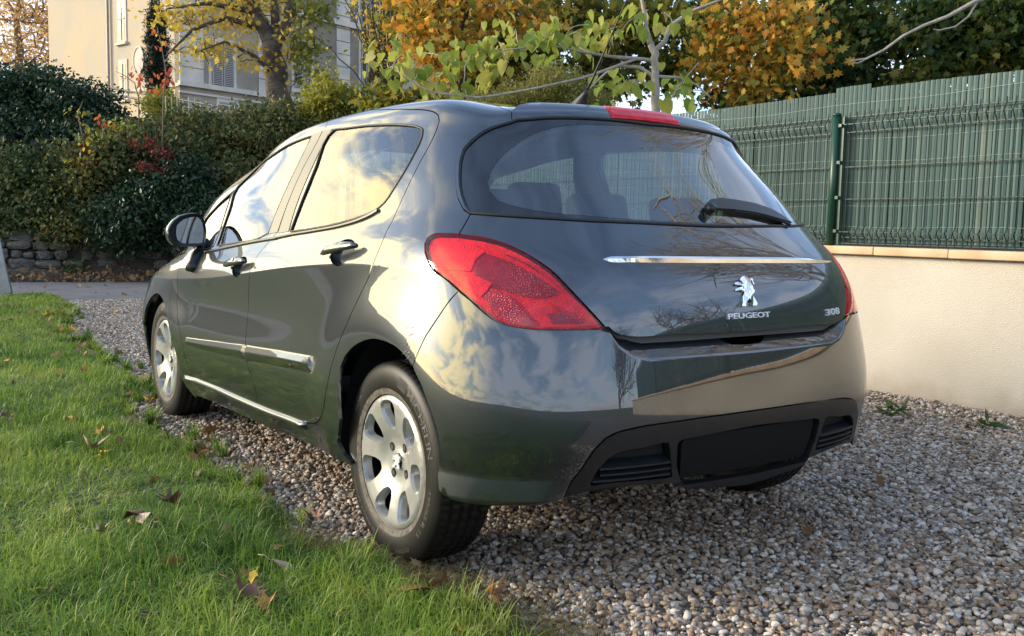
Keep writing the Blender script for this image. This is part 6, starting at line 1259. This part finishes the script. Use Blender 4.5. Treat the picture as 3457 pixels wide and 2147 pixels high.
g=np.random.default_rng(5); P=[]
for k in range(2600):
    a=g.uniform(-5,8); n_=abs(g.normal(0,.28)); P.append(np.array(rp(a,.12+n_,.015+n_*.35)))
for k in range(150): P.append(np.array(rp(g.uniform(-4,7),g.uniform(-3.8,.1),.012)))
P2=[]
for k in range(46):
    y_=g.uniform(-.6,10); P2.append(np.array([g.uniform(float(edge(np.array(y_))),min(3.1,1.2+y_*.1 if y_>3 else 3.1)),y_,.012]))
leaves('leaf_litter',np.array(P),.075,'oval',LIT,None,None,'random',.35,None,5)['kind']='stuff'; tag(leaves('leaf_litter',np.array(P2),.042,'maple',LIT,None,None,'random',.35,None,6),'small dry leaf fragments scattered on the gravel drive',None,None,'stuff'); bpy.data.objects['leaf_litter']['label']='scattered dry leaves along the foot of the wall and the road'
# ------------------------------------------------------------------ grass
GR=leaf_mat('grass_blade',[(.03,.075,.012),(.07,.16,.02),(.16,.27,.03),(.32,.42,.06),(.48,.43,.20)],.38,.45)
def grass():
    g=np.random.default_rng(11); Xs=[];Ys=[];H=[];Wd=[]
    def zone(y0,y1,dens,h0,h1,w_,pad=.35):
        lx=lambda y:-2.2+.105*(y+2.56)-pad
        A_=0; n=int((y1-y0)*2.2*dens); y=g.uniform(y0,y1,n); x=g.uniform(-2.9,.6,n) if y1<12 else 0
        n2=int(n*3.5/2.2); y=g.uniform(y0,y1,n2); x=g.uniform(-2.9,.6,n2); e=edge(y)+g.normal(0,.025,n2)+.05*(vnoise(x,y,6,4)-.5); k=(x<e)&(x>lx(y)); x,y,e=x[k],y[k],e[k]
        cl=vnoise(x,y,7,2); k=g.random(len(x))<.62+.38*cl; x,y,e,cl=x[k],y[k],e[k],cl[k]
        Xs.append(x);Ys.append(y);big=vnoise(x,y,2.2,6); H.append((h0+(h1-h0)*g.random(len(x))**1.6)*(.78+.5*big)*(.6+.5*cl)*np.clip(.35+(e-x)/.25,.35,1.)); Wd.append(np.full(len(x),w_)*g.uniform(.6,1.35,len(x)))
    zone(-1.3,.6,26000,.04,.135,.0034); zone(.6,2.2,20000,.04,.12,.0038); zone(2.2,5,12000,.04,.115,.0050); zone(5,8,7000,.04,.11,.0068); zone(8,11.2,4500,.05,.12,.009,.6)
    x=np.concatenate(Xs);y=np.concatenate(Ys);h=np.concatenate(H);w_=np.concatenate(Wd); N=len(x)
    cx_=np.floor(x*22+3*vnoise(x,y,5,9)); cy_=np.floor(y*22); ta=((np.sin(cx_*12.9+cy_*78.2)*43758.5)%1)*2*PI
    az=ta+g.normal(0,1.1,N); lean=np.clip(g.gamma(2.2,.50,N),0,2.1)
    S=5; s=np.linspace(0,1,S)
    D=np.stack([np.cos(az),np.sin(az)],1); V=np.zeros((N,S,2,3)); zb=.008
    for k,t in enumerate(s):
        bend=lean*t*t; r=h*(t-.0)*np.sin(bend*.9)*1.0; z=h*t*np.cos(bend*.85)*(1-.25*bend*t)
        ww=w_*(1-t**1.6)*.5+.0002
        side_=np.stack([-D[:,1],D[:,0]],1)
        for j,sg in ((0,-1),(1,1)):
            V[:,k,j,0]=x+D[:,0]*r+sg*side_[:,0]*ww; V[:,k,j,1]=y+D[:,1]*r+sg*side_[:,1]*ww; V[:,k,j,2]=zb+z
    i=np.arange(N)[:,None,None]*S*2; q=np.array([[2*k,2*k+1,2*k+3,2*k+2] for k in range(S-1)])[None]
    F=(i+q).reshape(-1,4); patchy=vnoise(x,y,1.1,7)*.5+vnoise(x,y,6,3)*.5
    tn=np.clip(-.05+.75*patchy+.38*g.random(N),0,.86); dry=g.random(N)<.05+.35*np.clip(1-(edge(y)-x)/.07,0,1); tn[dry]=g.uniform(.82,1,dry.sum())
    o=obj('grass',V.reshape(-1,3),F,GR,None,False,np.repeat(tn,S-1)); print('grass blades',N)
    return tag(o,'lush green lawn grass with some dry blades along the gravel edge',None,None,'stuff')
grass()
g=np.random.default_rng(77); P=[]
for k in range(150):
    y_=g.uniform(-.9,10.5); x_=float(edge(np.array(y_)))-abs(g.normal(0,.55))-.02; P.append(np.array([x_,y_,g.uniform(.015,.075)]))
for k in range(60):
    y_=g.uniform(-.9,3.); P.append(np.array([float(edge(np.array(y_)))+g.normal(0,.10),y_,g.uniform(.012,.04)]))
tag(leaves('lawn_leaf_litter',np.array(P),.045,'maple',LIT,None,None,'random',.4,None,8),'small brown and tan leaf scraps sunk in the lawn',None,None,'stuff')
# ragged tufts spilling over the lawn edge
g=np.random.default_rng(78); V=[];F=[];T=[]
for k in range(120):
    y_=g.uniform(-1.1,9.5); c=np.array([float(edge(np.array(y_)))+g.normal(-.01,.06),y_]); hh=g.uniform(.05,.13)*(1 if y_<5 else 1.1); nb=int(g.integers(26,60)); wd=.0035*(1+.22*max(y_,0)); tone=g.uniform(.15,.8)
    for j in range(nb):
        a=g.uniform(0,2*PI); ln=g.uniform(.25,1.25); L0=hh*g.uniform(.5,1.1); p0=np.array([c[0]+g.normal(0,.012),c[1]+g.normal(0,.012),.008]); d=np.array([math.cos(a),math.sin(a),0]); sd_=np.array([-d[1],d[0],0]); k0=len(V)
        for i,t in enumerate((0,.35,.7,1.)):
            q=p0+d*L0*math.sin(ln*t)*t+np.array([0,0,L0*t*math.cos(ln*t*.9)]); w_=wd*(1-t**1.5)*.5+.0002; V+= [q-sd_*w_,q+sd_*w_]
        F+=[(k0+2*i,k0+2*i+1,k0+2*i+3,k0+2*i+2) for i in range(3)]; T+=[min(1,max(0,tone+g.normal(0,.15)))]*3
tag(obj('grass_tufts',V,np.array(F),GR,None,False,T),'ragged grass tufts spilling from the lawn edge over the gravel',None,None,'stuff')
# dry thatch creeping over the gravel by the rear wheel
DRY=leaf_mat('dry_thatch',[(.16,.12,.05),(.24,.19,.08),(.12,.13,.04),(.09,.06,.03)],.3)
g=np.random.default_rng(12); n=9000; y=g.uniform(-1.5,.35,n); x=edge(y)+np.abs(g.normal(0,.13,n))*(.5+vnoise(y,y*0,5,6))-.10; V=[];F=[]
az=g.uniform(0,2*PI,n); L_=g.uniform(.02,.07,n)
P0=np.stack([x,y,np.full(n,.012)+g.uniform(0,.012,n)],1); D=np.stack([np.cos(az)*L_,np.sin(az)*L_,g.uniform(-.002,.012,n)],1); Sd=np.stack([-np.sin(az),np.cos(az),0*az],1)*.0011
VV=np.stack([P0-Sd,P0+Sd,P0+D*.5+Sd+[0,0,.006],P0+D*.5-Sd+[0,0,.006],P0+D+Sd*.3,P0+D-Sd*.3],1).reshape(-1,3); i=np.arange(n)[:,None,None]*6; F=(i+np.array([[0,1,2,3],[3,2,4,5]])[None]).reshape(-1,4)
tag(obj('dry_thatch',VV,F,DRY,None,False,np.repeat(g.random(n),2)),'brown dead grass stalks spreading over the gravel by the rear wheel',None,None,'stuff')
# ------------------------------------------------------------------ fallen leaves one can point at
LB=mat('dry_brown_leaf',(.20,.10,.06),.7,noise=(40,(.12,.055,.035))); LP=mat('pale_tan_leaf',(.46,.36,.26),.75,noise=(40,(.34,.25,.17))); LY=mat('fallen_yellow_leaf',(.75,.50,.04),.6,noise=(40,(.62,.34,.03))); LO=mat('fallen_orange_leaf',(.55,.25,.06),.7,noise=(40,(.36,.14,.04))); LR=mat('fallen_russet_leaf',(.33,.13,.05),.7,noise=(50,(.20,.07,.03)))
def fallen(u,v,size,m,lab,kind='maple',z=.05,curl=.9,rot=None,seed=0):
    g=np.random.default_rng(int(u*7+v)); d0=at(u,v,1.)-np.array(CAM); t0=(z-CAM[2])/d0[2]; c=np.array(CAM)+d0*t0
    V,F=shape(kind); V=V-V.mean(0); n0=len(V); V=V*size*.95
    # subdivide once for curl
    V2=V.copy(); a=g.uniform(0,2*PI); 
    ax=np.array([math.cos(a),math.sin(a)]); s=V2[:,:2]@ax; V2[:,2]+=curl*s*s/size*2.2+g.normal(0,size*.05,n0)*(.3+curl)
    F=[tuple(f) for f in F]; k=len(V2); V3_=np.concatenate([V2,V2-[0,0,.0012]]); F3=F+[tuple(i+k for i in f)[::-1] for f in F]
    b=MB(); b.add(V3_,F3); b.tube([(-size*.45,0,.0),(-size*.8,size*.05,.004),(-size*1.05,size*.12,-.004)],.0013,4)
    o=b.build('fallen_leaf',m,None,True); o.location=c; o.rotation_euler=(g.uniform(-.5,.5),g.uniform(-.5,.5),g.uniform(0,6.28)) if rot is None else rot
    return tag(o,lab,'leaf','fallen autumn leaves')
for a in [(10,1405,.075,LP,'pale peach fallen leaf at the left picture edge in the grass','maple',.08),(232,1410,.06,LO,'orange curled leaf in the lawn left of the front wheel','oval',.07),(340,1458,.055,LY,'yellow-orange leaf on a brown one, upper of the pair in mid lawn','maple',.07),(345,1532,.045,LY,'small bright yellow leaf just below the pale twin leaves','maple',.06),(308,1508,.10,LP,'broad pale beige leaf lying flat in the lawn','maple',.06),(345,1470,.09,LB,'dark brown curled leaf beside the yellow-orange one','oval',.05),
 (575,1695,.10,LB,'purplish brown curled leaf in the lawn below the sill','maple',.07),(450,1755,.11,LB,'dark brown curled leaf with a pale neighbour in mid lawn','oval',.07),(490,1762,.09,LP,'pale cream leaf touching the dark curled one','oval',.07),(345,1795,.07,LP,'tan crumpled leaf at the left of the mid lawn pair','maple',.06),(855,1950,.045,LY,'bright yellow small leaf standing upright in the grass near the bottom','oval',.11),(830,2000,.10,LB,'grey-brown big leaf under the bright yellow one','maple',.06),(900,2035,.065,LO,'pinkish orange crumpled leaf near the bottom edge','maple',.06),(950,1912,.075,LP,'rolled cream leaf in the short grass below the rear wheel','oval',.06),
 (1400,2000,.12,LR,'long ribbed reddish brown rolled leaf on the grass edge behind the wheel','oval',.05),(1455,1982,.10,LR,'second lobe of dry russet leaf pointing at the gravel','narrow',.05),(1665,2008,.075,LR,'crumpled russet leaf on gravel right of the long rolled leaf','maple',.04),(675,1520,.07,LO,'rust orange leaf on the gravel edge under the front door','maple',.04),(505,1352,.055,LY,'golden leaf between lawn and front wheel','maple',.06),(160,1066,.11,LY,'bright yellow maple leaf at the far lawn edge','maple',.10),(245,1116,.10,LY,'yellow leaf right of an orange one at the far lawn edge','maple',.05),(215,1117,.11,LO,'light orange leaf at the far lawn edge','maple',.05),(272,1172,.08,LO,'faded orange leaf at the lawn edge before the front bumper','maple',.06),(382,1053,.09,LY,'lone yellow leaf on the gravel before the road','maple',.02),(285,1250,.07,LO,'apricot leaf at the lawn edge left of the front wheel','maple',.06),(25,1222,.06,LO,'orange leaf in the lawn by the left edge','oval',.07),(1062,1745,.07,LR,'dark red-brown leaf on gravel left of the rear wheel','maple',.03),(1560,2140,.06,LY,'orange-yellow leaf cut by the bottom edge','maple',.03),(2965,1418,.07,LR,'thin rusty leaf on gravel beside the bumper corner','narrow',.02),(3150,1465,.06,LB,'dark brown leaf on gravel below the wall','narrow',.02),(3265,1448,.06,LR,'reddish leaf on gravel nearest the wall at right','oval',.02),(2440,1975,.035,LB,'small brown leaf on the open gravel at bottom right','maple',.02)]:
    fallen(*a)
for i,(u,v,l) in enumerate(((2990,1402,'small green weed sprouting in the gravel beside the bumper'),(3035,1405,'tiny weed just right of the sprouting one in the gravel'),(3320,1450,'flat green weed in the gravel close to the wall'))):
    tuft('weed',u,v,.025,.02,14,WEED,l,'weed',110+i).scale=(1,1,1)
# stalks lying on the gravel
STK=mat('dry_stalk',(.15,.08,.045),.85)
sb=MB(); g=np.random.default_rng(33)
for k in range(190):
    y_=g.uniform(-1.3,3.2); x_=g.uniform(float(edge(np.array(y_))),3.0); a=g.uniform(0,PI); L0=g.uniform(.04,.16); P=np.array([[x_,y_,.016],[x_+math.cos(a)*L0*.5,y_+math.sin(a)*L0*.5,.022],[x_+math.cos(a+.2)*L0,y_+math.sin(a+.2)*L0,.015]]); sb.tube(P,.0015,4)
tag(sb.build('stalks',STK),'thin brown stalks and needles scattered on the gravel',None,None,'stuff')
